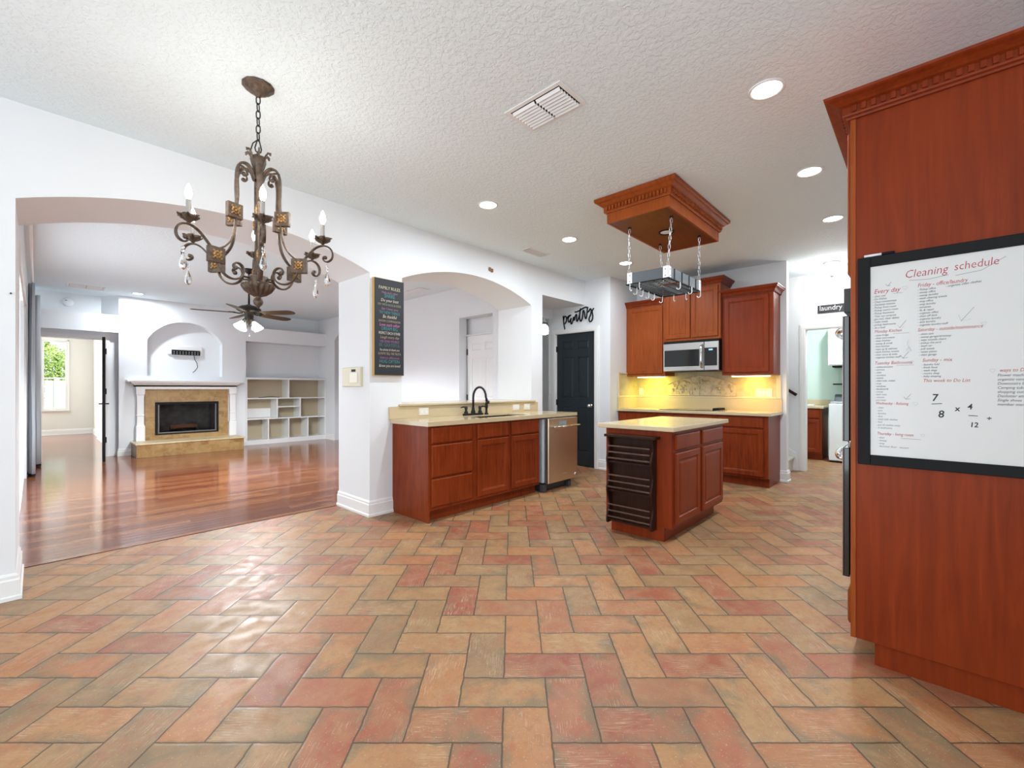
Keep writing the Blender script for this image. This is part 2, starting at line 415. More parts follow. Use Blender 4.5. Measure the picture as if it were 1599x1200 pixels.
RAISED = [(0, 0), (0, .014), (.004, .019), (.052, .019), (.058, .010), (.070, .010), (.086, .016)]
DRAW = [(0, 0), (0, .012), (.010, .019)]
H = 2.84
FRONT, BACK = 3.80, 4.42

# ------------------------------------------------------------------ floors, ceiling
struct('floor', MB().box(-2.8, 9.7, -1.2, 4.40, -.06, 0).box(4.70, 9, 4.40, 8.2, -.06, 0), M['tile'])
struct('floor', MB().box(-.3, 4.70, 4.40, 10.75, -.06, .004).box(-2.4, 1.3, 10.75, 16.4, -.06, .004), M['plank'])
struct('ceiling', MB().box(-2.8, 9.7, -1.2, 16.5, H, H+.12), M['ceil'])

def arch_cols(mb, x0, x1, y0, y1, spring, apex, top, n=36, axis='x'):
    c = (x0+x1)/2; h = (x1-x0)/2; rise = apex-spring; R = (h*h+rise*rise)/(2*rise)
    def az(x): return apex-R+math.sqrt(max(0, R*R-(x-c)**2))
    vs = []; fs = []
    for i in range(n+1):
        x = x0+(x1-x0)*i/n; z = az(x)
        q = [(x, y0, z), (x, y1, z), (x, y1, top), (x, y0, top)]
        if axis == 'y': q = [(b_, a_, c_) for a_, b_, c_ in q]
        vs += q
    for i in range(n):
        a = 4*i; b = a+4
        for k in range(4): fs.append((a+k, a+(k+1) % 4, b+(k+1) % 4, b+k))
    mb.add(vs, fs)
# dining/kitchen wall with the three openings
mb = MB().box(-2.8, -.078, FRONT, BACK, 0, H)
arch_cols(mb, -.078, 2.13, FRONT, BACK, 2.288, 2.497, H)
mb.box(2.13, 2.48, FRONT, BACK, 0, H)
mb.box(2.48, 4.463, FRONT, BACK, 0, 1.008)
arch_cols(mb, 2.48, 4.463, FRONT, BACK, 2.30, 2.505, H)
mb.box(4.463, 4.694, FRONT, BACK, 0, H)
mb.box(4.694, 5.72, FRONT, BACK, 2.475, H)
struct('wall_left', mb, M['wall'])
# pantry box
mb = MB().box(5.72, 5.85, 3.36, 3.622, 0, H).box(5.72, 5.85, 4.342, 4.50, 0, H).box(5.72, 5.85, 3.622, 4.342, 2.065, H)
mb.box(5.85, 6.55, 3.36, 3.48, 0, H).box(5.85, 6.67, 4.42, 4.50, 0, H).box(6.3, 6.36, 3.48, 4.42, 0, H)
struct('wall_pantry', mb, M['wall'])
struct('wall_back', MB().box(6.55, 6.67, 1.29, 3.36, 0, H), M['wall'])
struct('wall_hall', MB().box(4.694, 5.72, BACK, 4.5, 2.335, H).box(4.9, 9, 8.1, 8.2, 0, H).box(8.9, 9, 4.5, 8.1, 0, H), M['wall'])
# stair hall / laundry wall
mb = MB().box(7.6, 7.72, -1.2, .42, 0, H).box(7.6, 7.72, 1.255, 4.5, 0, H).box(7.6, 7.72, .42, 1.255, 2.05, H)
struct('wall_laundry', mb, M['wall'])
struct('wall_laundry_room', MB().box(9.58, 9.7, -.5, 2.1, 0, H).box(7.72, 9.58, 1.95, 2.1, 0, H).box(7.72, 9.58, -.5, -.38, 0, H), M['green'])
struct('wall_right', MB().box(2.47, 7.6, -.92, -.80, 0, H).box(2.47, 2.59, -1.2, -.92, 0, H), M['wall'])
# dining end: patio door and window openings behind the camera
mb = MB().box(-2.8, -2.7, -1.2, -.6, 0, H).box(-2.8, -2.7, 3.2, FRONT, 0, H).box(-2.8, -2.7, -.6, 3.2, 2.4, H)
struct('wall_rear', mb, M['wall'])
mb = MB().box(-2.7, -1.95, -1.2, -1.1, 0, H).box(.75, 2.47, -1.2, -1.1, 0, H).box(-1.95, .75, -1.2, -1.1, 0, .7).box(-1.95, .75, -1.2, -1.1, 2.3, H)
struct('wall_front', mb, M['wall'])
def frame_win(name, T, u0, u1, v0, v1, mull=(), rail=(), t=.05, d=.04, glass=True):
    mb = MB(); mb.T = T
    mb.box(u0, u0+t, v0, v1, -d, d); mb.box(u1-t, u1, v0, v1, -d, d); mb.box(u0+t, u1-t, v0, v0+t, -d, d); mb.box(u0+t, u1-t, v1-t, v1, -d, d)
    for u in mull: mb.box(u-t/2, u+t/2, v0+t, v1-t, -d*.8, d*.8)
    for v in rail: mb.box(u0+t, u1-t, v-t/2, v+t/2, -d*.7, d*.7)
    w_ = struct(name, mb, M['vinyl'])
    if glass:
        g = MB(); g.T = T; g.box(u0+t, u1-t, v0+t, v1-t, -.003, .003); g.build('pane', M['glass'], w_)
    return w_
frame_win('window_1', FT_nx(-2.75), -3.2, .6, 0, 2.4, (-1.3,), glass=False)
frame_win('window_2', FT_ny(0, -1.15), -1.95, .75, .7, 2.3, (-.6,), glass=False)
# living room
mb = MB().box(-.2, -.08, BACK, 4.9, 0, H).box(-.2, -.08, 8.72, 10.40, 0, H).box(-.2, -.08, 4.9, 8.72, 2.3, H)
struct('wall_living_left', mb, M['wall'])
frame_win('window_3', FT_nx(-.14), -8.72, -4.9, 0, 2.3, (-6.8,), glass=False)
mb = MB().box(4.70, 4.86, BACK, 4.77, 0, H).box(4.70, 4.86, 5.545, 8.9, 0, H).box(4.70, 4.86, 9.96, 10.8, 0, H).box(4.70, 4.86, 4.77, 5.545, 2.345, H)
arch_cols(mb, 8.9, 9.96, 4.70, 4.86, 2.30, 2.52, H, 20, 'y')
mb.box(4.91, 4.98, 4.42, 8.2, 0, H)
mb.box(5.9, 6.0, 8.2, 10.8, 0, H).box(4.86, 6, 10.7, 10.8, 0, H)
struct('wall_living_right', mb, M['wall'])
struct('floor', MB().box(4.70, 6, 8.2, 10.8, -.06, .004), M['plank'])
# fireplace wall
YF = 10.40
mb = MB()
mb.box(-.2, 1.0, YF, 10.75, 2.182, 2.488)                                   # header over the doorway
mb.prism([(1.0, YF), (1.0, 11.0), (.80, 11.0), (.80, 10.75)], 2.488, H)          # splayed cheek
mb.box(-.2, .80, 10.75, 10.85, 2.488, H)                                    # back of the high ledge
mb.box(-.2, .068, 10.52, 10.75, 0, 2.182).box(.068, .83, 10.52, 10.75, 2.06, 2.182).box(.83, 1.0, 10.52, 10.75, 0, 2.182).box(1.0, 1.14, 10.6, 11.0, 0, 1.4)
arch_cols(mb, 1.39, 2.575, YF, 10.62, 2.10, 2.47, H, 24)
mb.box(1.0, 1.39, YF, 11.0, 1.43, H).box(2.575, 3.0, YF, 11.0, 1.43, H).box(1.39, 2.575, 10.60, 11.0, 1.43, H)
mb.box(1.0, 1.53, YF, 11.0, 0, 1.43).box(2.47, 3.0, YF, 11.0, 0, 1.43).box(1.53, 2.47, YF, 11.0, .92, 1.43).box(1.53, 2.47, YF, 11.0, 0, .36).box(1.53, 2.47, 10.9, 11.0, .36, .92)
mb.box(3.0, 4.70, YF, 10.85, 2.195, 2.49)
mb.box(3.0, 4.70, 10.80, 10.9, 0, H)
struct('wall_fireplace', mb, M['wall'])
# bedroom beyond
mb = MB().box(1.02, 1.14, 11.0, 14.4, 0, H).box(1.06, 1.14, 14.4, 16.3, 0, H)
mb.box(-2.4, .115, 16.3, 16.42, 0, H).box(.56, 1.14, 16.3, 16.42, 0, H).box(.115, .56, 16.3, 16.42, 0, .67).box(.115, .56, 16.3, 16.42, 2.42, H)
mb.box(-2.5, -2.4, 10.8, 16.42, 0, H).box(-2.4, -.2, 10.75, 10.85, 0, H)
struct('wall_bedroom', mb, M['wall_cream'])
frame_win('window_4', FT_ny(0, 16.33), .115, .56, .67, 2.42, (), (1.46,), .035, .03)
struct('trim_1', MB().box(.07, .60, 16.24, 16.30, .62, .66).box(.08, .11, 16.28, 16.3, .66, 2.45).box(.565, .60, 16.28, 16.3, .66, 2.45).box(.08, .60, 16.28, 16.3, 2.43, 2.47), M['trim'])
# baseboards
BB = [(0, 0), (.018, 0), (.018, .085), (.012, .095), (.012, .118), (.006, .132), (0, .132)]
BBr = [(0, 0), (.026, 0), (.026, .02), (.018, .026), (.018, .11), (.012, .118), (.012, .135), (.005, .147), (0, .147)]
def base(name, paths, prof=BBr):
    mb = MB()
    for p in paths: mb.sweep(p, prof)
    struct(name, mb, M['trim'])
base('baseboard_left', [[(-2.7, FRONT), (-.078, FRONT), (-.078, BACK)]])
base('baseboard_pillar', [[(2.13, BACK), (2.13, FRONT), (2.40, FRONT)]])
base('baseboard_pantry', [[(5.72, 4.50), (5.72, 4.41)], [(5.72, 3.545), (5.72, 3.36), (5.90, 3.36)]])
base('baseboard_back', [[(6.55, 1.36), (6.55, 1.29), (6.67, 1.29), (6.67, 1.4)]])
base('baseboard_fireplace', [[(1.0, 10.50), (1.0, YF), (1.165, YF)], [(2.83, YF), (3.0, YF)], [(4.70, 10.40), (4.70, 9.98)]], BB)
base('baseboard_living', [[(4.70, 8.88), (4.70, 5.56)]], BB)
base('baseboard_bedroom', [[(-2.4, 16.3), (1.06, 16.3), (1.06, 14.4), (1.02, 14.4), (1.02, 11.0)]], BBr)
# casings
def casing(name, T, u0, u1, v1, wd=.075, t=.018):
    mb = MB(); mb.T = T
    for a, b in ((0, wd), (.012, wd-.02)):
        tt = t if a == 0 else t+.006
        mb.box(u0-b, u0-a, 0, v1+a, 0, tt); mb.box(u1+a, u1+b, 0, v1+a, 0, tt); mb.box(u0-b, u1+b, v1+a, v1+b, 0, tt)
    struct(name, mb, M['trim'], .002)
casing('trim_2', FT_nx(5.72), -4.342, -3.622, 2.065)
casing('trim_3', FT_nx(7.6), -1.255, -.42, 2.05)
casing('trim_4', FT_ny(0, 10.52), .068, .83, 2.06, .06)

def six_panel(name, T, u0, u1, v0, v1, mat, t=.035):
    mb = MB(); mb.T = T
    mb.box(u0, u1, v0, v1, -t, -.009)
    W = u1-u0; s = .115*W/.75; c = (u0+u1)/2; ms = .09*W/.75/2
    rows = [(.22, .90), (1.04, 1.68), (1.80, 1.93)]
    hs = v1-v0; rows = [(v0+a*hs/2.05, v0+b*hs/2.05) for a, b in rows]
    mb.box(u0, u0+s, v0, v1, -.009, 0); mb.box(u1-s, u1, v0, v1, -.009, 0)
    zz = [v0]+[x for r in rows for x in r]+[v1]
    for a in range(0, len(zz), 2): mb.box(u0+s, u1-s, zz[a], zz[a+1], -.009, 0)
    for r in rows:
        mb.box(c-ms, c+ms, r[0], r[1], -.009, 0)
        for (a, b) in ((u0+s, c-ms), (c+ms, u1-s)):
            mb.rings(a+.008, b-.008, r[0]+.008, r[1]-.008, [(0, -.009), (.022, -.002)], False)
    return struct(name, mb, mat, .0015)
d1 = six_panel('door_1', FT_nx(5.735), -4.338, -3.626, .01, 2.06, M['bdoor'])
k = MB(); k.T = FT_nx(5.735); k.lathe([(.0, 0), (.03, 0), (.03, .006), (.012, .01), (.011, .035), (.024, .042), (.029, .055), (.024, .068), (0, .072)], (-3.70, .937, 0), 20)
k.build('knob', M['chrome'], d1, label='chrome knob')
for z in (.25, .98, 1.83): MB().box(5.712, 5.735, 4.335, 4.352, z-.045, z+.045).build('hinge', M['hinge'], d1)
d2 = six_panel('door_2', FT_nx(4.86), -5.53, -4.76, .01, 2.06, M['trim'])
for z in (1.05, 1.80): MB().box(4.848, 4.862, 5.515, 5.532, z-.05, z+.05).build('hinge', M['hinge'], d2)
struct('trim_5', MB().box(4.845, 4.86, 4.77, 5.545, 2.065, 2.085), M['trim'])
# open bedroom door seen edge on
T = Matrix.Translation((.815, 10.49, 0)) @ Matrix.Rotation(math.radians(-94.6), 4, 'Z')
mb = MB(); mb.T = T; mb.box(0, .72, -.02, .02, .02, 2.04); d3 = struct('door_3', mb, M['black'], .002)
k = MB(); k.T = T
k.cyl((.66, -.06, .95), (.66, .06, .95), .011, 10); k.cyl((.66, -.055, .95), (.55, -.055, .95), .010, 10); k.cyl((.66, .055, .95), (.55, .055, .95), .010, 10)
k.build('lever_handle', M['iron'], d3)
for z in (.3, 1.15, 1.85):
    k = MB(); k.T = T; k.box(-.012, .006, .0, .035, z-.05, z+.05); k.build('hinge', M['hinge'], d3)

# ------------------------------------------------------------------ cabinets
def handleless(mb): pass
def cab_front(parent, T, items, mat):
    for kind, u0, u1, v0, v1 in items:
        mb = MB(); mb.T = T; mb.rings(u0, u1, v0, v1, {'door': DOOR, 'raised': RAISED, 'drawer_front': DRAW}[kind])
        mb.build('drawer_front' if kind == 'drawer_front' else 'door', mat, parent, .0015)
# sink run
SY = 3.22
T = FT_ny(0, SY)
c = root('base_cabinet', (2.65, 3.5, 0), 'cherry base cabinet with three drawers at the left end of the sink run', 'cabinet', 'cherry base cabinets under the sink counter')
MB().box(2.37, 2.39, SY, 3.795, .0, .862).box(2.39, 2.905, SY+.001, 3.79, .105, .862).box(2.39, 2.905, 3.285, 3.79, 0, .105).build('body', M['cherry'], c, .002)
# notch at the foot of the side panel is made by the recessed kick
cab_front(c, T, [('drawer_front', 2.40, 2.885, .705, .848), ('drawer_front', 2.40, 2.885, .402, .692), ('drawer_front', 2.40, 2.885, .135, .388)], M['cherry'])
c = root('base_cabinet', (3.41, 3.5, 0), 'cherry sink base cabinet with two doors below the sink', 'cabinet', 'cherry base cabinets under the sink counter')
MB().box(2.905, 3.92, SY+.001, 3.79, .105, .66).box(2.905, 3.92, SY+.001, SY+.02, .66, .862).box(3.90, 3.92, SY+.02, 3.79, .66, .862).box(2.905, 3.92, 3.285, 3.79, 0, .105).build('body', M['cherry'], c, .002)
cab_front(c, T, [('drawer_front', 2.955, 3.40, .705, .848), ('drawer_front', 3.445, 3.90, .705, .848), ('door', 2.955, 3.40, .135, .690), ('door', 3.445, 3.90, .135, .690)], M['cherry'])

ct = root('countertop', (3.49, 3.5, .862), 'beige solid surface counter holding the dark sink under the small arch', 'countertop')
mb = MB(); x0, x1, y0, y1 = 2.345, 4.63, 3.188, 3.795; a0, a1, b0, b1 = 3.08, 3.83, 3.29, 3.64
mb.box(x0, a0, y0, y1, .863, .902).box(a1, x1, y0, y1, .863, .902).box(a0, a1, y0, b0, .863, .902).box(a0, a1, b1, y1, .863, .902)
mb.build('slab', M['counter'], ct)
MB().box(2.33, 4.57, 3.776, 3.80, .902, 1.022).build('backsplash', M['counter'], ct, .002)
mb = MB().box(a0, a1, b0, b1, .72, .725)
mb.box(a0-.01, a0, b0-.01, b1+.01, .72, .885).box(a1, a1+.01, b0-.01, b1+.01, .72, .885).box(a0, a1, b0-.01, b0, .72, .885).box(a0, a1, b1, b1+.01, .72, .885).box(3.44, 3.46, b0, b1, .725, .86)
sk = mb.build('sink', M['dgrey'], None, 0, 'dark undermount double sink set into the beige counter', 'sink')
led = MB().box(2.435, 4.505, 3.755, 3.797, 1.024, 1.046).box(2.484, 4.459, 3.797, 4.47, 1.010, 1.046).build('bar_ledge', M['counter'], None, .006, 'beige raised bar ledge capping the half wall under the arch', 'ledge')

# faucet
fx, fy = 3.345, 3.705
f_ = root('faucet', (fx, fy, .902), 'dark bronze high arc faucet with two lever handles behind the sink', 'faucet')
MB().prism([(fx-.14, fy-.02), (fx-.13, fy-.028), (fx+.13, fy-.028), (fx+.14, fy-.02), (fx+.14, fy+.02), (fx+.13, fy+.028), (fx-.13, fy+.028), (fx-.14, fy+.02)], .902, .922).build('base_plate', M['iron'], f_, .004)
pth = [(fx, fy, .92), (fx, fy, 1.10)]
for i in range(1, 11):
    a = PI*i/10; pth.append((fx+.075*(1-math.cos(a))*.55, fy-.075*(1-math.cos(a))*.8, 1.10+.115*math.sin(a)))
pth.append((fx+.088, fy-.135, 1.06))
mb = MB().tube(pth, .0125, 10); mb.lathe([(.024, .92), (.026, .94), (.016, .965), (.018, .98), (.0125, .99)], (fx, fy, 0), 16); mb.cyl(pth[-1], (pth[-1][0]+.004, pth[-1][1]-.008, 1.03), .017, 12, r1=.021)
mb.build('spout', M['iron'], f_)
for sgn in (-1, 1):
    mb = MB().lathe([(.022, .92), (.024, .935), (.013, .955), (.019, .985), (.015, 1.0), (.0, 1.005)], (fx+sgn*.105, fy, 0), 14)
    mb.tube([(fx+sgn*.105, fy, .993), (fx+sgn*.15, fy-.005, .997), (fx+sgn*.19, fy-.012, .99)], [.009, .008, .005], 8)
    mb.build('handle', M['iron'], f_)
sx_, sy_ = 3.55, 3.705
MB().lathe([(.024, .902), (.024, .912), (.014, .925), (.013, .965), (.019, .985), (.017, 1.02), (.010, 1.045), (.016, 1.07), (.008, 1.085), (0, 1.088)], (sx_, sy_, 0), 14).tube([(sx_, sy_, 1.045), (sx_+.02, sy_-.03, 1.052)], .009, 8).build('side_sprayer', M['iron'], None, 0, 'dark bronze side sprayer standing right of the faucet', 'sprayer')

def plate(name, T, u, v, wd, ht, label, holes='outlet', mat='ivory', group='outlet plates', horizontal=True):
    r = root(name, tuple(T @ Vector((u, v-ht/2, 0))), label, 'outlet' if holes == 'outlet' else 'switch', group)
    mb = MB(); mb.T = T; mb.rings(u-wd/2, u+wd/2, v-ht/2, v+ht/2, [(0, 0), (0, .004), (.004, .007)]); mb.build('cover_plate', M[mat], r)
    for q in range(2 if holes == 'outlet' else holes):
        mb = MB(); mb.T = T
        if holes == 'outlet':
            s_ = 2*q-1; cu, cv = (u+s_*wd*.22, v) if horizontal else (u, v+s_*ht*.2)
            mb.box(cu-.014, cu+.014, cv-.016, cv+.016, .006, .009); mb.build('socket', M['white'], r, .001)
        else: cu = u+(q-(holes-1)/2)*.046; mb.box(cu-.014, cu+.014, v-.03, v+.03, .006, .011); mb.build('rocker', M['white'], r, .001)
Ts = FT_ny(0, 3.776)
plate('wall_outlet', Ts, 2.725, .962, .118, .075, 'white outlet lying sideways on the beige splash at the left end of the sink counter')
plate('wall_outlet', Ts, 4.135, .962, .118, .075, 'white sideways outlet right of the sink, the one closer to the faucet')
plate('wall_outlet', Ts, 4.345, .962, .118, .075, 'white sideways outlet at the right end of the beige splash near the passage')

# dishwasher
dw = root('dishwasher', (4.28, 3.45, 0), 'stainless dishwasher pulled slightly out at the end of the sink run', 'dishwasher')
T = FT_ny(0, 3.17)
mb = MB(); mb.T = T; mb.rings(3.99, 4.565, .105, .852, [(0, 0), (0, .022), (.004, .03)]); mb.build('door', pm('steel_warm_reflection', (.70, .60, .44), .34, 1), dw)  # neutral stainless, with the warm room reflection tinted into its colour
mb = MB(); mb.T = T; mb.box(4.19, 4.33, .775, .815, .0302, .032); mb.build('display', M['lcd'], dw)
mb = MB(); mb.T = T; mb.cyl((4.04, .755, .075), (4.55, .755, .075), .012, 12); mb.cyl((4.07, .755, .03), (4.07, .755, .075), .008, 8); mb.cyl((4.52, .755, .03), (4.52, .755, .075), .008, 8); mb.build('handle', M['chrome'], dw)
mb = MB(); mb.T = T; mb.box(4.20, 4.34, .178, .196, .0302, .0325); mb.build('badge', M['chrome'], dw)
mb = MB(); mb.T = T; mb.lathe([(0, .033), (.022, .033), (.022, .0302)], (4.52, .15, 0), 20); mb.build('round_badge', M['galv'], dw)
MB().box(3.985, 4.565, 3.172, 3.185, .10, .855).box(4.02, 4.56, 3.185, 3.77, .09, .855).build('tub', M['dgrey'], dw)
MB().box(3.965, 4.02, 3.20, 3.70, .11, .845).build('insulation', M['insul'], dw, .01)
MB().box(3.96, 4.02, 3.19, 3.25, 0, .09).box(4.02, 4.55, 3.235, 3.75, .012, .09).box(4.44, 4.50, 3.19, 3.235, 0, .075).build('base_frame', M['dgrey'], dw, .003)

# island
isl = root('island_cabinet', (3.92, 1.72, 0), 'cherry kitchen island with two doors and drawers beneath the hanging pot rack', 'island')
mb = MB().box(3.34, 3.36, 1.424, 2.0, .11, .865).box(3.34, 3.36, 1.487, 1.95, 0, .11).box(3.36, 4.50, 1.424, 2.0, .11, .865).box(3.36, 4.46, 1.487, 1.95, 0, .11)
mb.build('body', M['cherryT'], isl, .002)
T = FT_ny(0, 1.424)
cab_front(isl, T, [('drawer_front', 3.385, 3.885, .715, .838), ('drawer_front', 3.945, 4.47, .715, .838), ('raised', 3.385, 3.885, .135, .692), ('raised', 3.945, 4.47, .135, .692)], M['cherryT'])
MB().box(3.30, 4.585, 1.39, 2.065, .866, .903).build('countertop', M['counter'], None, .006, 'beige slab countertop on the cherry island', 'countertop')
# wall magazine rack on the island side
rk = root('slat_rack', (3.295, 1.74, .08), 'dark espresso three tier slatted rack with wavy sides on the island end', 'rack')
MB().box(3.322, 3.338, 1.56, 1.93, .085, .80).build('back_panel', M['espresso'], rk)
MB().box(3.235, 3.338, 1.515, 1.96, .80, .822).build('top_board', M['espresso'], rk, .003)
for y in (1.545, 1.93):
    vs = []; fs = []; N = 48
    for i in range(N+1):
        z = .085+.715*i/N; wv = 3.262-.018*math.cos((z-.12)/.245*2*PI)
        vs += [(wv, y, z), (3.338, y, z), (3.338, y+.015, z), (wv, y+.015, z)]
    for i in range(N):
        a = 4*i
        for q in range(4): fs.append((a+q, a+(q+1) % 4, a+4+(q+1) % 4, a+4+q))
    fs += [(3, 2, 1, 0), (4*N, 4*N+1, 4*N+2, 4*N+3)]
    MB().add(vs, fs).build('side_panel', M['espresso'], rk)
for base_z in (.115, .36, .60):
    MB().box(3.265, 3.322, 1.56, 1.93, base_z-.015, base_z).build('shelf', M['espresso'], rk)
    for q in range(3):
        z = base_z+.02+q*.05
        MB().box(3.244, 3.254, 1.56, 1.93, z, z+.012).build('slat', M['espressoE'], rk, .002)

# kitchen back run
KX = 5.95
T = FT_nx(KX)
def backbase(y0, y1, items, label, side=False):
    c = root('base_cabinet', (6.25, (y0+y1)/2, 0), label, 'cabinet', 'cherry base cabinets on the cooktop wall')
    mb = MB().box(KX, 6.545, y0, y1, .11, .865).box(KX+.06, 6.545, y0, y1, 0, .11)
    mb.build('body', M['cherry'], c, .002)
    cab_front(c, T, items, M['cherry'])
    return c
c = backbase(1.36, 1.95, [('drawer_front', -1.925, -1.41, .72, .84), ('door', -1.925, -1.41, .135, .70)], 'cherry base cabinet with one drawer and door right of the cooktop')
backbase(1.95, 2.75, [('drawer_front', -2.725, -1.975, .72, .84), ('door', -2.34, -1.975, .135, .70), ('door', -2.725, -2.36, .135, .70)], 'cherry base cabinet directly below the cooktop, mostly behind the island')
backbase(2.75, 3.355, [('drawer_front', -3.33, -2.775, .72, .84), ('door', -3.33, -2.775, .135, .70)], 'cherry base cabinet left of the cooktop against the pantry wall')
ct = root('countertop', (6.24, 2.34, .866), 'beige counter carrying the black cooktop along the back wall', 'countertop')
MB().box(5.91, 6.548, 1.325, 3.357, .866, .904).build('slab', M['counter'], ct, .005)
MB().box(6.528, 6.548, 1.335, 3.357, .904, 1.062).box(5.92, 6.528, 3.337, 3.357, .904, 1.062).build('backsplash', M['counter'], ct, .002)
bs = root('tile_backsplash', (6.53, 2.34, 1.062), 'travertine tile backsplash with carved stone mural behind the cooktop', 'backsplash')
MB().box(6.536, 6.548, 1.40, 1.96, 1.09, 1.373).box(6.536, 6.548, 1.96, 2.745, 1.09, 1.438).box(6.536, 6.548, 2.745, 3.357, 1.09, 1.383).build('tile_field', M['travX'], bs)
MB().box(5.96, 6.195, 3.345, 3.357, 1.09, 1.42).box(6.195, 6.536, 3.345, 3.357, 1.09, 1.383).build('side_tile_field', M['travY'], bs)
MB().box(6.528, 6.548, 1.40, 3.340, 1.064, 1.09).box(6.53, 6.548, 1.345, 1.40, 1.064, 1.373).box(5.93, 6.528, 3.337, 3.357, 1.064, 1.09).box(5.925, 5.962, 3.340, 3.357, 1.09, 1.44).box(5.962, 6.2, 3.340, 3.357, 1.42, 1.44).build('edge_trim', M['tpencil'], bs, .004)
# relief
mb = MB(); my0, my1 = 1.885, 2.843
def mt(y): return 1.265+.125*(1-abs((y-2.37)/.48)**1.6)
N = 24; vs = []; fs = []
for i in range(N+1):
    y = my0+(my1-my0)*i/N; vs += [(6.524, y, 1.093), (6.536, y, 1.093), (6.536, y, mt(y)), (6.524, y, mt(y))]
for i in range(N):
    a = 4*i
    for q in range(4): fs.append((a+q, a+4+q, a+4+(q+1) % 4, a+(q+1) % 4))
fs += [(0, 1, 2, 3), (4*N+3, 4*N+2, 4*N+1, 4*N)]
mb.add(vs, fs)
mb.tube([(6.521, my0+(my1-my0)*i/N, mt(my0+(my1-my0)*i/N)-.006) for i in range(N+1)], .007, 6)
mb.tube([(6.521, my0, 1.10), (6.521, my1, 1.10)], .006, 6).tube([(6.521, 2.37, 1.10), (6.521, 2.37, 1.37)], .004, 6)
rr = random.Random(3)
for i in range(46):
    y = rr.uniform(my0+.05, my1-.05); z = rr.uniform(1.115, mt(y)-.03)
    if i % 3 == 0: mb.sphere((6.523, y, z), rr.uniform(.012, .024), 8, 6)
    else:
        a = rr.uniform(0, PI); L = rr.uniform(.03, .075); pts = []
        for q in range(7):
            t_ = q/6-.5; yy = y+L*t_*math.cos(a)+.012*math.sin(6*t_); zz = z+L*t_*math.sin(a)+.012*math.cos(6*t_)
            pts.append((6.522, min(my1-.01, max(my0+.01, yy)), min(mt(yy)-.01, max(1.105, zz))))
        mb.tube(pts, [.004, .009, .012, .012, .010, .008, .004], 6)
mb.build('mural', M['mural'], bs)
plate('wall_outlet', FT_nx(6.536), -3.28, 1.15, .07, .11, 'ivory outlet on the travertine splash left of the carved mural', horizontal=False)
plate('switch_plate', FT_nx(6.536), -1.545, 1.142, .20, .12, 'ivory triple switch plate on the travertine splash right of the mural', 3, group=None)
ck = root('cooktop', (6.23, 2.36, .904), 'black glass cooktop set on the beige counter below the microwave', 'cooktop')
MB().box(6.0, 6.49, 1.99, 2.745, .904, .910).build('glass_top', M['dglass'], ck, .002)
for (x, y, r) in ((6.12, 2.58, .08), (6.12, 2.18, .1), (6.37, 2.58, .1), (6.37, 2.25, .07)): MB().lathe([(r, .9101), (r, .9106), (r-.004, .9106), (r-.004, .9101)], (x, y, 0), 28).build('burner_ring', M['dgrey'], ck)
MB().box(6.20, 6.46, 2.005, 2.085, .910, .934).build('control_block', M['black'], ck, .004)

# upper cabinets
CROWN = [(0, 0), (.008, 0), (.010, .012), (.018, .016), (.022, .030), (.030, .045), (.050, .062), (.052, .072), (.060, .076), (.062, .090), (0, .090)]
def crown(parent, path, z, mat, prof=CROWN, k=1, dent=None, name='crown_molding'):
    mb = MB().sweep(path, [(o*k, z+h*k) for o, h in prof]); o_ = mb.build(name, mat, parent)
    if dent:
        d = MB(); dz0, dz1, do = dent
        for i in range(len(path)-1):
            a = Vector(path[i]); b = Vector(path[i+1]); L = (b-a).length; t = (b-a)/L; nn = Vector((t.y, -t.x)); n = max(1, int(L/.032))
            for q in range(n):
                c0 = a+t*(L*(q+.25)/n); c1 = a+t*(L*(q+.75)/n); pp = []
                for z_ in (dz0, dz1):
                    for cc, oo in ((c0, 0), (c1, 0), (c1, do), (c0, do)): pp.append((cc.x+nn.x*oo, cc.y+nn.y*oo, z_))
                d.quad8([pp[0], pp[3], pp[2], pp[1], pp[4], pp[7], pp[6], pp[5]])
        d.build('dentil_molding', mat, parent)
    return o_
def upper(x, y0, y1, z0, z1, doors, label, mat, ck_=1, dent=None, full=False, sides=(True, True)):
    c = root('wall_cabinet', (6.38, (y0+y1)/2, z0), label, 'cabinet', 'cherry wall cabinets')
    MB().box(x, 6.545, y0, y1, z0, z1).build('body', mat, c, .002)
    for (a, b) in doors:
        mb = MB(); mb.T = FT_nx(x); mb.rings(-b, -a, z0+.035, z1-.02, DOOR); mb.build('door', mat, c, .0015)
    p = [(x, y1), (x, y0)]
    if sides[0]: p = [(6.545, y1)]+p
    if sides[1]: p = p+[(6.545, y0)]
    crown(c, p[::1], z1, M['cherry'] if mat == M['cherryL'] else mat, k=ck_, dent=dent)  # lighter cabinets get a darker crown, its shading put into the colour
    return c
upper(6.20, 2.742, 3.357, 1.385, 2.425, [(2.775, 3.325)], 'tall cherry wall cabinet left of the microwave', M['cherryL'], .95, sides=(False, True))
upper(6.15, 1.965, 2.74, 1.865, 2.59, [(1.995, 2.345), (2.36, 2.71)], 'raised pair of cherry wall cabinet doors above the microwave', M['cherryL'], 1.0)
upper(6.20, 1.36, 1.963, 1.375, 2.40, [(1.41, 1.93)], 'cherry wall cabinet right of the microwave with dentil crown', M['cherryT'], 1.0, dent=(2.402, 2.412, .018), sides=(True, True))
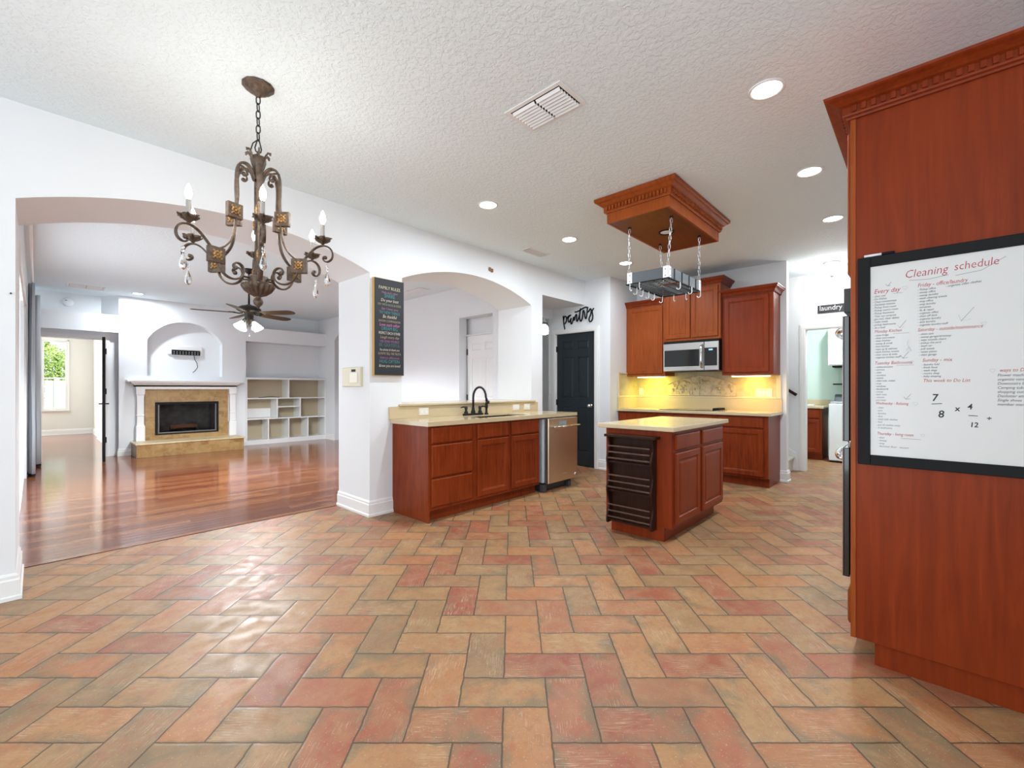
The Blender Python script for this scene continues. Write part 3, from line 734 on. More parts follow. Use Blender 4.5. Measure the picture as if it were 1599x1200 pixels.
def undercab(y0, y1, z, col, label, pw):
    r = root('under_cabinet_light', (6.33, (y0+y1)/2, z-.025), label, 'light', 'under cabinet lights')
    MB().box(6.28, 6.38, y0, y1, z-.012, z).build('housing', M['white'], r, .002)
    MB().box(6.285, 6.375, y0+.01, y1-.01, z-.022, z-.012).build('lens', M['warmled'], r, .004)
    lamp('lamp', 'AREA', (6.36, (y0+y1)/2, z-.03), pw, col, y1-y0-.05, (0, math.radians(-25), PI/2*0), r, size_y=.05)
    return r
undercab(2.80, 3.23, 1.385, (.95, .88, .05), 'lit strip light under the cabinet left of the microwave', 5.0)
undercab(1.42, 1.88, 1.375, (1, .60, .07), 'lit strip light under the cabinet right of the microwave', 4.2)
# microwave
mw = root('microwave', (6.33, 2.35, 1.44), 'stainless over range microwave between the wall cabinets', 'microwave')
MB().box(6.13, 6.54, 1.975, 2.73, 1.45, 1.86).build('case', M['black'], mw)
T = FT_nx(6.13)
mb = MB(); mb.T = T; mb.rings(-2.73, -2.165, 1.445, 1.83, [(0, 0), (0, .018), (.004, .022)]); mb.build('door', M['steel'], mw)
mb = MB(); mb.T = T; mb.rings(-2.16, -1.975, 1.445, 1.83, [(0, 0), (0, .018), (.004, .022)]); mb.build('control_panel', M['steel'], mw)
mb = MB(); mb.T = T; mb.box(-2.71, -2.225, 1.505, 1.735, .0222, .0245); mb.build('window', M['dglass'], mw)
mb = MB(); mb.T = T; mb.box(-2.155, -1.995, 1.505, 1.745, .0222, .0245); mb.build('keypad', M['dglass'], mw)
mb = MB(); mb.T = T; mb.box(-2.10, -2.05, 1.71, 1.728, .0246, .0252); mb.build('clock', pm('blue_clock', (.1, .3, .5), .3, emit=(.3, .6, 1), es=1.5), mw)
mb = MB(); mb.T = T; mb.tube([(-2.19, 1.48, .022), (-2.19, 1.50, .05), (-2.19, 1.57, .062), (-2.19, 1.64, .066), (-2.19, 1.71, .062), (-2.19, 1.775, .05), (-2.19, 1.795, .022)], .012, 10, flat=(.7, 1.3)); mb.build('handle', M['chrome'], mw)
MB().box(6.14, 6.54, 1.98, 2.725, 1.44, 1.45).build('vent_grille', M['dgrey'], mw)

# ------------------------------------------------------------------ tall oven cabinet with the whiteboard
PX = 2.455
tc = root('tall_cabinet', (2.9, -.2, 0), 'floor to near ceiling cherry oven cabinet whose side holds the whiteboard', 'cabinet')
mb = MB().box(PX, PX+.02, -.79, .219, .105, 2.385).box(PX+.02, 2.505, -.79, .215, .105, 2.385).box(3.265, 3.32, -.79, .215, .105, 2.385).box(2.505, 3.265, -.79, .215, 1.66, 2.385).box(2.505, 3.265, -.79, .215, .105, .33).box(2.505, 3.265, -.79, -.40, .33, 1.66)
mb.box(PX+.025, 3.30, -.79, .157, 0, .105)
mb.build('body', M['cherryT'], tc, .001)
MB().box(PX-.004, PX+.055, .219, .238, .105, 2.385).box(3.26, 3.32, .217, .238, .105, 2.385).box(PX+.055, 3.26, .217, .238, 1.66, 1.70).box(PX+.055, 3.26, .217, .238, .29, .33).build('face_frame', M['cherryL'], tc, .0015)
cab_front(tc, FT_py(.238), [('drawer_front', -3.25, -2.53, .13, .285), ('door', -2.885, -2.53, 1.72, 2.36), ('door', -3.25, -2.895, 1.72, 2.36)], M['cherryL'])
CR2 = [(0, 0), (.012, 0), (.014, .008), (.024, .012), (.026, .018), (.026, .048), (.032, .051), (.040, .054), (.048, .060), (.062, .068), (.078, .074), (.084, .078), (.086, .088), (0, .088)]
crown(tc, [(PX, -.79), (PX, .238), (3.32, .238)][::-1], 2.384, M['cherryT'], CR2, 1.03, (2.406, 2.432, .036))

# double oven and refrigerator beyond it
ov = root('double_oven', (2.88, .0, .33), 'stainless and black double wall oven set in the tall cherry cabinet', 'oven')
mb = MB().box(2.52, 3.25, -.35, .245, .335, 1.655); mb.build('case', M['black'], ov)
mb = MB().box(2.51, 3.26, .239, .268, 1.545, 1.655); mb.build('control_panel', M['dgrey'], ov, .003)
for z0, z1 in ((.96, 1.53), (.345, .93)):
    mb = MB().box(2.51, 3.26, .247, .269, z0, z1); d_ = mb.build('oven_door', M['dglass'], ov, .003)
    MB().box(2.508, 3.262, .269, .274, z0, z1).build('door_panel', M['steel'], d_, .003)
    zz = z1-.055
    pts = [(2.56+.64*i/12, .272+.052*math.sin(PI*i/12)**.6, zz) for i in range(13)]
    MB().tube(pts, .013, 10).build('handle', M['chrome'], d_)
fr = root('refrigerator', (3.85, .0, 0), 'dark stainless refrigerator beyond the oven cabinet with bowed handles', 'refrigerator')
MB().box(3.36, 4.27, -.45, .25, .02, 1.78).build('body', M['dgrey'], fr, .006)
for a, b, hx in ((3.36, 3.81, 3.77), (3.82, 4.27, 3.86)):
    d_ = MB().box(a, b, .252, .325, .06, 1.78).build('door', M['steel'], fr, .008)
    MB().tube([(hx, .33, .70)]+[(hx, .335+.05*math.sin(PI*i/10)**.5, .72+.80*i/10) for i in range(1, 10)]+[(hx, .33, 1.52)], .012, 8).build('handle', M['chrome'], d_)
# whiteboard
wb = root('whiteboard', (PX-.01, -.33, .872), 'large black framed whiteboard with a handwritten cleaning schedule on the tall cabinet', 'whiteboard')
Y0, Y1, Z0, Z1, FW = .212, -.78, .872, 1.765, .043
X1 = PX-.0005
mb = MB(); mb.T = FT_nx(X1)
mb.box(-Y0, -Y0+FW, Z0, Z1, 0, .016); mb.box(-Y1-FW, -Y1, Z0, Z1, 0, .016); mb.box(-Y0+FW, -Y1-FW, Z0, Z0+FW, 0, .016); mb.box(-Y0+FW, -Y1-FW, Z1-FW, Z1, 0, .016)
mb.build('frame', M['black'], wb, .003)
mb = MB(); mb.T = FT_nx(X1); mb.box(-Y0+FW, -Y1-FW, Z0+FW, Z1-FW, 0, .008); mb.build('panel', M['board'], wb)
WX = X1-.0082
U_ = (0, -1, 0); V_ = (0, 0, 1)
rd, bk, gy = MB(), MB(), MB()
def wr(mb, t, y, z, size, slope=0.0, sx=1.0, shear=.25, off=0):
    mb.text(t, size, (WX, y, z), (0, -1, slope), V_, .0002, 'LEFT', shear, off, sx)
def stroke(mb, pts, r=.0012):
    mb.tube([(WX, y, z) for y, z in pts], r, 4, flat=(1, .3), up=(0, 0, 1) if False else None)
wr(rd, 'Cleaning', .060, 1.655, .046, .02, .80, .2, -.0004); wr(rd, 'schedule', -.085, 1.662, .044, .02, .78, .1, -.0004)
wr(rd, 'Every day', .158, 1.605, .027, .0, .80, .3)
A = ['clean cats', 'Do Dishes', 'Clean countertops', 'Declutter kitchen', 'Pickup front room', "Pickup mom's room", 'Pickup basement', 'Take out compost', 'get mail, clean dishes', 'make meals', 'pickup bathrooms', 'do a load']
for i, t in enumerate(A): wr(bk, '- '+t, .162, 1.590-i*.0122, .0118, .0, .80)
wr(rd, 'Monday Kitchen', .156, 1.437, .0185, .0, .72)
for i, t in enumerate(['clean fridge', 'clean microwave', 'clean kitchen', 'sweep & scrub', 'dust kitchen', 'wipe up & cabinets', 'wash kitchen towels', 'clean stove & sinks', 'organize kitchen stuff']): wr(bk, '- '+t, .158, 1.423-i*.0118, .0112, 0, .82)
wr(rd, 'Tuesday Bathrooms', .156, 1.302, .019, .0, .78)
for i, t in enumerate(['toilets/showers', 'mirrors', 'sinks', 'counters', 'towels', 'clean tubs, toilets', 'mop', 'windows', 'baseboards', 'sweep', 'bath mats', 'vacuum', 'put away']): wr(bk if i < 9 else gy, '- '+t, .155, 1.288-i*.0117, .0108, 0, .8)
wr(rd, 'Wednesday - Relaxing', .152, 1.132, .0165, .0, .70)
for i, t in enumerate(['clean', 'sort', 'laundry', 'dust', 'wash kids clothes', 'fold', 'put all clothes away', 'in bedrooms']): wr(gy, '- '+t, .150, 1.115-i*.0122, .0112, 0, .8)
wr(rd, 'Thursday - living room', .148, 1.003, .0175, .0, .72)
for i, t in enumerate(['dust', 'sweep', 'mop', 'declutter floor   vacuum']): wr(gy, '- '+t, .146, .988-i*.0122, .0112, 0, .85)
wr(rd, 'Friday - office/laundry', .020, 1.612, .0225, .0, .72)
wr(bk, '- organize clean clothes', -.062, 1.600, .012, .05, .85)
for i, t in enumerate(['Pickup office', 'sweep office', 'sweep laundry', 'wash cleaning towels', 'mop office', 'mop laundry', 'windows', 'fix & repair', 'organize office', 'clean off desk', 'organize laundry', 'dust laundry', 'organize laundry stuff']): wr(bk, '- '+t, .020, 1.598-i*.0120, .0115, 0, .82)
wr(rd, 'Saturday - outside/maintenance', .020, 1.432, .0195, .0, .74)
for i, t in enumerate(['clean cars', 'sweep garage/driveway', 'wipe outside chairs', 'pickup the yard', 'wash car', 'pull weeds', 'water plants', 'clean garage']): wr(bk, '- '+t, .016, 1.417-i*.0120, .0115, 0, .82)
wr(rd, 'Sunday - mix', .006, 1.308, .0195, .0, .85)
for i, t in enumerate(['laundry fold', 'finish food', 'wash dogs', 'rooms deep', 'baby sleeping']): wr(bk, '- '+t, .008, 1.293-i*.0118, .0112, 0, .85)
wr(rd, 'This week to Do List', .004, 1.226, .0185, .0, .84)
# sums
for t, y, z, s_ in (('7', -.022, 1.185-.035, .040), ('8', -.040, 1.085, .040), ('x', -.088, 1.112, .030), ('4', -.122, 1.120, .030), ('12', -.128, 1.052, .026), ('\u00f7', -.172, 1.078, .026)): wr(bk, t, y, z, s_, 0, .9, .1, .0006)
stroke(bk, [(-.022, 1.138), (-.052, 1.140)], .0018); stroke(bk, [(-.125, 1.096), (-.150, 1.095)], .0018)
wr(rd, 'ways to Do', -.205, 1.262, .0185, .01, .8)
for i, t in enumerate(['Flower machine', 'organize vans', 'Downstairs bath', 'Camping tubs', 'shopping out', 'Declutter attic stuff', 'Single shoes', 'member menus']): wr(bk, t, -.200, 1.245-i*.0155, .0145, 0, .85)
def heart(y, z, r): return [(y-r*1.0*math.sin(a)**3, z+r*.9*(math.cos(a)-.35*math.cos(2*a)-.15*math.cos(3*a))) for a in [2*PI*i/20 for i in range(21)]]
for y, z, r in ((.058, 1.617, .008), (-.166, 1.447, .007), (.037, 1.309, .006), (.026, 1.138, .008), (.004, 1.010, .006), (-.188, 1.268, .007)): stroke(gy, heart(y, z, r), .0008)
def arrow(y, z, l=.03): stroke(gy, [(y-l*.7, z+l), (y, z)], .0009); stroke(gy, [(y+.007, z+l*.5), (y, z), (y-l*.55, z+l*.12)], .0009)
arrow(-.105, 1.462, .05); arrow(.075, 1.452, .03); arrow(.065, 1.325, .028); arrow(.055, 1.155, .022); arrow(.112, 1.632, .016)
stroke(gy, [(.045, 1.645), (-.01, 1.640), (-.07, 1.648)], .0010); stroke(gy, [(-.09, 1.642), (-.16, 1.650), (-.222, 1.690)], .0010)
stroke(gy, [(.095, 1.598), (.065, 1.598)], .0007); stroke(gy, [(.095, 1.430), (.045, 1.430)], .0007); stroke(gy, [(.085, 1.296), (.03, 1.297)], .0007); stroke(gy, [(.07, .993), (.01, .992)], .0008)
rd.build('red_writing', M['ink_red'], wb, label='red marker writing'); bk.build('black_writing', M['ink_black'], wb, label='black marker writing'); gy.build('grey_writing', M['ink_grey'], wb, label='faded grey marker writing')
mb = MB(); mb.tube([(WX, .046, 1.40), (WX, .052, 1.385), (WX, .046, 1.372), (WX, .055, 1.355)], .003, 4, flat=(1, .1)).tube([(WX, .046, 1.372), (WX, .038, 1.352)], .003, 4, flat=(1, .1)); mb.build('smudge', M['ink_blue'], wb, label='pale blue smudge')
mk = root('marker', (PX-.012, .14, Z1), 'white marker with black cap lying on top of the whiteboard frame', 'marker')
MB().cyl((PX-.010, .190, Z1+.006), (PX-.010, .132, Z1+.006), .0055, 10).build('barrel', M['white'], mk)
MB().cyl((PX-.010, .132, Z1+.006), (PX-.010, .090, Z1+.006), .0058, 10).build('cap', M['black'], mk)

# ------------------------------------------------------------------ wooden ceiling canopy and pot rack
cn = root('ceiling_canopy', (3.95, 1.74, 2.615), 'cherry wood canopy with dentil crown hung from the ceiling above the island', 'canopy')
cx0, cx1, cy0, cy1 = 3.385, 4.535, 1.465, 2.02
def frame_box(z0, z1, t=.02):
    return MB().box(cx0, cx0+t, cy0, cy1, z0, z1).box(cx1-t, cx1, cy0, cy1, z0, z1).box(cx0+t, cx1-t, cy0, cy0+t, z0, z1).box(cx0+t, cx1-t, cy1-t, cy1, z0, z1)
frame_box(2.632, H-.005).build('fascia', M['cherryL'], cn, .002)
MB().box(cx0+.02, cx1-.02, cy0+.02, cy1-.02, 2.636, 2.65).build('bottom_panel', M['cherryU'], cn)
pl = [(cx0, cy0), (cx0, cy1), (cx1, cy1), (cx1, cy0)][::-1]
def rev_is_out(p):
    a = sum(p[i][0]*p[(i+1) % 4][1]-p[(i+1) % 4][0]*p[i][1] for i in range(4)); return a > 0
if not rev_is_out(pl): pl = pl[::-1]
CC = [(0, .0), (.012, 0), (.014, .008), (.020, .012), (.022, .050), (.030, .054), (.040, .060), (.060, .078), (.074, .086), (.080, .092), (.082, .116), (0, .116)]
MB().sweep(pl, [(o, 2.720+h) for o, h in CC], True).build('crown_molding', M['cherryL'], cn)
d = MB()
for i in range(4):
    a = Vector(pl[i]); b = Vector(pl[(i+1) % 4]); L = (b-a).length; t = (b-a)/L; nn = Vector((t.y, -t.x)); n = int(L/.030)
    for q in range(n):
        c0 = a+t*(L*(q+.25)/n); c1 = a+t*(L*(q+.75)/n); pp = []
        for z_ in (2.736, 2.768):
            for cc, oo in ((c0, .016), (c1, .016), (c1, .036), (c0, .036)): pp.append((cc.x+nn.x*oo, cc.y+nn.y*oo, z_))
        d.quad8([pp[0], pp[3], pp[2], pp[1], pp[4], pp[7], pp[6], pp[5]])
d.build('dentil_molding', M['cherryL'], cn)
def downlight(x, y, z, label, r=.075, power=18, group='recessed ceiling lights', trim='white', lit='led'):
    o = root('recessed_light', (x, y, z), label, 'light', group)
    MB().lathe([(r+.016, z), (r+.016, z-.004), (r+.010, z-.008), (r, z-.006), (r-.004, z-.001)], (x, y, 0), 32).build('trim_ring', M[trim], o)
    MB().lathe([(.0001, z-.0045), (r*.6, z-.006), (r-.002, z-.003)], (x, y, 0), 32).build('lens', M[lit], o)
    if power: lamp('lamp', 'AREA', (x, y, z-.03), power, (.85, .93, 1), r*1.6, (0, 0, 0), o)
    return o
names = ['lit recessed ceiling light nearest the tall cherry cabinet, largest in view', 'lit recessed ceiling light in the right row between the nearest and farthest', 'lit recessed ceiling light in the right row closest to the laundry door',
         'lit recessed ceiling light in the left row closest to the chandelier', 'lit recessed ceiling light beside the small ceiling vent', 'lit recessed ceiling light just left of the pot rack chain']
for (x, y), nm in zip([(2.727, .632), (3.982, .634), (5.236, .644), (2.75, 2.85), (3.996, 2.856), (5.252, 2.855)], names): downlight(x, y, H, nm, .075, 11 if x > 5 else 19)
downlight(1.206, 9.95, H, 'small lit ceiling light in the living room above the fireplace wall', .07, 26)
downlight(3.94, 1.73, 2.636, 'recessed light with dark trim in the underside of the wooden canopy', .055, 0, None, 'black', 'white')

def chain(mb, p0, p1, n, wire=.0028, wl=.018):
    p0 = Vector(p0); p1 = Vector(p1); L = (p1-p0).length/n
    for i in range(n):
        c = p0+(p1-p0)*((i+.5)/n); hl = L*.5+wire*1.6-wl*.0; pts = []
        for k in range(12):
            a = 2*PI*k/12; u = math.cos(a)*wl*.55; v = math.sin(a)*(hl-wl*.4)+(wl*.3 if math.sin(a) > 0 else -wl*.3)
            pts.append((c.x+(u*.73 if i % 2 else u*.68), c.y+(-u*.68 if i % 2 == 0 else u*.73), c.z+v))
        mb.tube(pts, wire, 5, closed=True)
pr = root('pot_rack', (3.94, 1.74, 2.12), 'grey metal hanging pot rack on four chains below the wooden canopy', 'pot rack')
rx0, rx1, ry0, ry1, rz0, rz1 = 3.58, 4.30, 1.555, 1.93, 2.125, 2.218
MB().box(rx0, rx0+.004, ry0, ry1, rz0, rz1).box(rx1-.004, rx1, ry0, ry1, rz0, rz1).box(rx0, rx1, ry0, ry0+.004, rz0, rz1).box(rx0, rx1, ry1-.004, ry1, rz0, rz1).build('band', pm('grey_band', (.11, .125, .14), .4, .3), pr)
wp = M['galv']
for (x, y, sx2, sy2) in ((rx0, ry0, 1, 1), (rx0, ry1, 1, -1), (rx1, ry0, -1, 1), (rx1, ry1, -1, -1)):
    ox, oy = x-sx2*.003, y-sy2*.003
    b_ = MB().box(ox, ox+sx2*.003, oy, oy+sy2*.05, rz0-.004, rz1+.006).box(ox, ox+sx2*.05, oy, oy+sy2*.003, rz0-.004, rz1+.006).build('corner_bracket', M['white'], pr, .001)
    q = MB()
    for z in (rz0+.02, rz1-.02): q.sphere((ox-sx2*.001, oy+sy2*.028, z), .004, 8, 6); q.sphere((ox+sx2*.028, oy-sy2*.001, z), .004, 8, 6)
    q.build('rivet', M['dgrey'], b_)
for x in (3.70, 3.86, 4.02, 4.18): MB().box(x-.006, x+.006, ry0-.004, ry0, rz0, rz1).build('strap', M['black'], pr)
mb = MB()
for i in range(1, 15): x = rx0+(rx1-rx0)*i/15; mb.box(x-.0025, x+.0025, ry0, ry1, rz0+.004, rz0+.009)
for i in range(0, 6): y = ry0+.004+(ry1-ry0-.008)*i/5; mb.box(rx0, rx1, y-.003, y+.003, rz0, rz0+.005)
mb.build('grid', M['dgrey'], pr)
mb = MB()
for x in (rx0, rx1): mb.box(x-.008, x+.008, ry0-.01, ry1+.01, rz0-.008, rz0)
for y in (ry0, ry1): mb.box(rx0-.008, rx1+.008, y-.008, y+.008, rz0-.008, rz0)
mb.build('bottom_rail', M['black'], pr)
for (x, y), (bx, by) in zip([(3.612, 1.925), (3.609, 1.542), (4.253, 1.549), (4.235, 1.924)], [(rx0+.01, ry1-.01), (rx0+.01, ry0+.01), (rx1-.01, ry0+.01), (rx1-.01, ry1-.01)]):
    mb = MB(); chain(mb, (x, y, 2.618), (bx, by, rz1+.002), 11); mb.tube([(x, y, 2.635), (x, y, 2.62)], .004, 6)
    mb.tube([(bx, by, rz1+.004), (bx, by, rz0)], .003, 6); o_ = mb.build('chain', M['steel'], pr)
    MB().lathe([(0, 2.624), (.014, 2.626), (.016, 2.636)], (x, y, 0), 14).build('ceiling_hook', M['black'], o_)
hk = []
def hook(x, y, rot, label):
    mb = MB(); pts = []; zt = rz0-.014
    for i in range(8): a = PI*i/7; pts.append((.010*math.cos(a), 0, .010*math.sin(a)))
    p2 = [(-.010, 0, -.035)]
    for i in range(1, 8): a = PI*i/7; p2.append((-.010+.016*(1-math.cos(a)), 0, -.035-.016*math.sin(a)))
    mb.T = Matrix.Translation((x, y, zt+.002)) @ Matrix.Rotation(rot, 4, 'Z')
    mb.tube([(a, b, c) for a, b, c in pts+p2], .0040, 6)
    return mb.build('pot_hook', M['white'], None, 0, label, 'hook', 'hooks hanging around the pot rack')
for x, y, r, nth in [(rx0, ry1-.03, 0, 'left corner of the side nearest the camera'), (rx0, ry1-.12, 0, 'middle of the side nearest the camera'),
      (rx0+.16, ry1, PI/2, 'sink facing side, first from the near end'), (rx0+.28, ry1, PI/2, 'sink facing side, second from the near end'), (rx0+.40, ry1, PI/2, 'sink facing side, third from the near end'), (rx0+.52, ry1, PI/2, 'sink facing side, fourth from the near end'),
      (rx1-.02, ry1, PI/2, 'far corner over the microwave, lowest in view'), (rx1, ry1-.12, 0, 'cooktop facing side, left one'), (rx1, ry1-.24, 0, 'cooktop facing side, right one'),
      (rx1-.03, ry0, PI/2, 'right corner closest to the dentil crowned cabinet'), (rx1-.24, ry0, PI/2, 'right side, middle one'), (rx0+.22, ry0, PI/2, 'right side, nearest the camera')]:
    hook(x, y, r, 'pale metal S hook on the pot rack, '+nth)

# ------------------------------------------------------------------ chandelier
CX, CY = .822, 2.642
ch = root('chandelier', (CX, CY, 1.635), 'ornate antique bronze six arm chandelier with lit candle bulbs and crystal drops', 'chandelier')
br = M['bronze']
MB().lathe([(.076, H), (.078, H-.008), (.072, H-.014), (.066, H-.016), (.052, H-.030), (.034, H-.042), (.018, H-.048), (.014, H-.058), (0, H-.062)], (CX, CY, 0), 36, rippl=(12, .02)).build('ceiling_rose', br, ch)
mb = MB(); chain(mb, (CX, CY, H-.058), (CX, CY, 2.545), 6, .0032, .020)
mb.tube([(CX-.003, CY, 2.552), (CX-.016, CY, 2.50), (CX-.012, CY, 2.482), (CX, CY, 2.478), (CX+.012, CY, 2.482), (CX+.016, CY, 2.50), (CX+.003, CY, 2.552)], .0034, 6); mb.build('chain', M['iron'], ch)
mb = MB().tube([(CX, CY, 2.55), (CX-.02, CY+.02, 2.53), (CX-.03, CY+.022, 2.49), (CX-.024, CY+.016, 2.46), (CX-.012, CY+.01, 2.44)], .0028, 6); mb.build('wire', M['black'], ch)
# crown cup with leaves
mb = MB().lathe([(.014, 2.335), (.018, 2.36), (.030, 2.40), (.038, 2.43), (.036, 2.452), (.030, 2.455), (.012, 2.44), (.006, 2.48), (.004, 2.485)], (CX, CY, 0), 24, rippl=(6, .08))
for k in range(6):
    a = PI/3*k+.3; ca, sa = math.cos(a), math.sin(a)
    mb.tube([(CX+ca*r, CY+sa*r, z) for r, z in ((.030, 2.43), (.040, 2.462), (.052, 2.478), (.062, 2.474), (.064, 2.462))], [.010, .011, .010, .008, .004], 6, flat=(.4, 1))
mb.build('crown_cup', br, ch)
MB().lathe([(.008, 2.34), (.009, 2.10), (.015, 2.08), (.018, 2.05), (.012, 2.03), (.011, 1.90), (.017, 1.88), (.020, 1.85), (.014, 1.83), (.016, 1.815)], (CX, CY, 0), 16).build('centre_column', br, ch)
MB().lathe([(.016, 1.81), (.046, 1.806), (.050, 1.80), (.050, 1.775), (.054, 1.77), (.048, 1.765)], (CX, CY, 0), 28).build('hub_band', br, ch)
MB().lathe([(.048, 1.768), (.070, 1.765), (.078, 1.757), (.074, 1.745), (.062, 1.725), (.038, 1.706), (.018, 1.698)], (CX, CY, 0), 96, rippl=(16, .09)).build('bowl', br, ch)
mb = MB().lathe([(.018, 1.70), (.012, 1.692), (.020, 1.684), (.024, 1.67), (.020, 1.655), (.010, 1.645), (.006, 1.635), (0, 1.633)], (CX, CY, 0), 20, rippl=(6, .08)); mb.build('finial', br, ch)
def sp(c, r0, r1, a0, a1, n):  # spiral in the arm plane
    return [(c[0]+(r0+(r1-r0)*i/n)*math.cos(a0+(a1-a0)*i/n), c[1]+(r0+(r1-r0)*i/n)*math.sin(a0+(a1-a0)*i/n)) for i in range(n+1)]
def smooth(pts, it=2):
    for _ in range(it):
        q = [pts[0]]
        for a, b in zip(pts, pts[1:]): q += [tuple(a[i]*.75+b[i]*.25 for i in range(2)), tuple(a[i]*.25+b[i]*.75 for i in range(2))]
        pts = q+[pts[-1]]
    return pts
for k in range(6):
    A0 = -PHI*0+math.radians(-47.08+3)+k*PI/3; ca, sa = math.cos(A0), math.sin(A0); side = (-sa, ca, 0)
    def W(p, s_=0): return (CX+ca*p[0]-sa*s_, CY+sa*p[0]+ca*s_, p[1])
    def strap(mb, pts, r=.0105, fl=(1.5, .62)): mb.tube([W(p) for p in pts], r, 6, flat=fl, up=side)
    arm = MB()
    strap(arm, smooth([(.022, 2.325), (.035, 2.365), (.062, 2.392), (.095, 2.385), (.114, 2.345), (.116, 2.28), (.112, 2.21), (.118, 2.15)]))
    strap(arm, smooth([(.112, 2.362), (.085, 2.368), (.062, 2.352), (.058, 2.33), (.074, 2.318), (.086, 2.328)]), .006); arm.sphere(W((.078, 2.331)), .010, 8, 6)
    strap(arm, smooth([(.120, 2.09), (.124, 2.03), (.140, 1.965), (.175, 1.92), (.208, 1.90)]), .009, (1.3, .6))
    strap(arm, smooth([(.228, 1.880), (.262, 1.925), (.300, 1.965), (.340, 1.982), (.378, 1.972), (.398, 1.940), (.392, 1.905), (.366, 1.888), (.344, 1.900), (.346, 1.918), (.360, 1.920)]), .0078); arm.sphere(W((.357, 1.914)), .010, 8, 6)
    strap(arm, smooth([(.212, 1.845), (.200, 1.805), (.172, 1.772), (.130, 1.762), (.092, 1.780), (.078, 1.815), (.090, 1.848), (.118, 1.856), (.134, 1.838), (.124, 1.818)]), .0085); arm.sphere(W((.122, 1.826)), .012, 8, 6)
    arm.tube([W((.050, 1.79)), W((.084, 1.79))], .009, 6, flat=(1, .6), up=side)
    a_ = arm.build('arm', br, ch)
    # square plates with a rosette on both sides
    for (r, z, hs, tl) in ((.128, 2.118, .039, 0), (.218, 1.866, .040, 0)):
        pm_ = MB(); c_ = [(r-hs, z-hs), (r+hs, z-hs), (r+hs, z+hs), (r-hs, z+hs)]
        pm_.quad8([W(c_[0], -.013), W(c_[1], -.013), W(c_[1], .013), W(c_[0], .013), W(c_[3], -.013), W(c_[2], -.013), W(c_[2], .013), W(c_[3], .013)])
        sq = pm_.build('square_plate', br, a_, .003)
    for (r, z) in ((.128, 2.118), (.218, 1.866)):
        ro = MB(); ro.quad8([W((r-.005, z-.005), -.016), W((r+.005, z-.005), -.016), W((r+.005, z-.005), .016), W((r-.005, z-.005), .016), W((r-.005, z+.005), -.016), W((r+.005, z+.005), -.016), W((r+.005, z+.005), .016), W((r-.005, z+.005), .016)])
        for s_ in (-.0135, .0135):
            ro.sphere(W((r, z), s_), .008, 8, 6)
            for q in range(8):
                b = PI/4*q; ro.sphere(W((r+.015*math.cos(b), z+.015*math.sin(b)), s_), .0075, 6, 5)
            for q in range(4):
                b = PI/2*q+PI/4; ro.sphere(W((r+.026*math.cos(b), z+.026*math.sin(b)), s_), .0055, 6, 5)
        ro.build('rosette', M['gold'], a_)
    cx_, cy_, _z = W((.342, 0))
    cup = MB().lathe([(.006, 1.985), (.010, 1.992), (.022, 1.998), (.036, 2.010), (.040, 2.020), (.034, 2.018), (.016, 2.008), (.013, 2.020)], (cx_, cy_, 0), 24, rippl=(6, .16))
    for q in range(6):
        b = A0+PI/3*q; cup.tube([(cx_+math.cos(b)*r, cy_+math.sin(b)*r, z) for r, z in ((.030, 2.010), (.042, 2.020), (.050, 2.019))], [.007, .005, .003], 5)
    cup.build('candle_cup', br, ch)
    MB().lathe([(.0105, 2.008), (.0105, 2.092), (.007, 2.096)], (cx_, cy_, 0), 14).build('candle_sleeve', M['candle'], ch)
    MB().lathe([(.006, 2.094), (.012, 2.108), (.016, 2.122), (.014, 2.140), (.007, 2.160), (.001, 2.172)], (cx_, cy_, 0), 14).build('bulb', M['bulb'], ch)
    lamp('lamp', 'POINT', (cx_, cy_, 2.215), 1.7, (1, .95, .88), .03, parent=ch)
    px_, py_, _ = W((.366, 0))
    dr = MB().cyl((px_, py_, 1.885), (px_, py_, 1.872), .0012, 4)
    for z in (1.862, 1.846): dr.sphere((px_, py_, z), .009, 8, 5, .75)
    dr.lathe([(.0005, 1.838), (.006, 1.825), (.014, 1.800), (.017, 1.782), (.013, 1.765), (.0005, 1.756)], (px_, py_, 0), 8, smooth=False)
    dr.build('crystal_drop', M['crystal'], ch)

# ------------------------------------------------------------------ ceiling fan
FX, FY = 2.0, 6.8
fn = root('ceiling_fan', (FX, FY, 2.0), 'dark bronze ceiling fan with five brown blades and lit glass shades', 'ceiling fan')
MB().lathe([(.065, H), (.065, H-.02), (.03, H-.06), (.014, H-.065)], (FX, FY, 0), 24).build('canopy', M['iron'], fn)
MB().cyl((FX, FY, H-.06), (FX, FY, 2.34), .012, 12).build('downrod', M['iron'], fn)
MB().lathe([(.012, 2.36), (.04, 2.345), (.10, 2.33), (.145, 2.30), (.15, 2.275), (.12, 2.255), (.06, 2.245), (.055, 2.18), (.05, 2.15), (.03, 2.13), (.028, 2.09), (.012, 2.07), (0, 2.068)], (FX, FY, 0), 32).build('motor_housing', M['iron'], fn)
for k in range(5):
    a = math.radians(72*k-47.1+66.7)
    T_ = Matrix.Translation((FX, FY, 2.235)) @ Matrix.Rotation(a, 4, 'Z') @ Matrix.Rotation(math.radians(-12), 4, 'X')
    mb = MB(); mb.T = T_; mb.tube([(.07, 0, 0), (.12, .01, -.008), (.19, 0, 0)], .009, 6).box(.16, .24, -.035, .035, .002, .008); br_ = mb.build('blade_arm', M['iron'], fn)
    mb = MB(); mb.T = T_; out = [(.19, -.050), (.30, -.062), (.50, -.070), (.60, -.068), (.645, -.045), (.66, 0), (.645, .045), (.60, .068), (.50, .070), (.30, .062), (.19, .050)]
    mb.prism(out, -.004, .003); mb.build('blade', M['bladewood'], br_, .001)
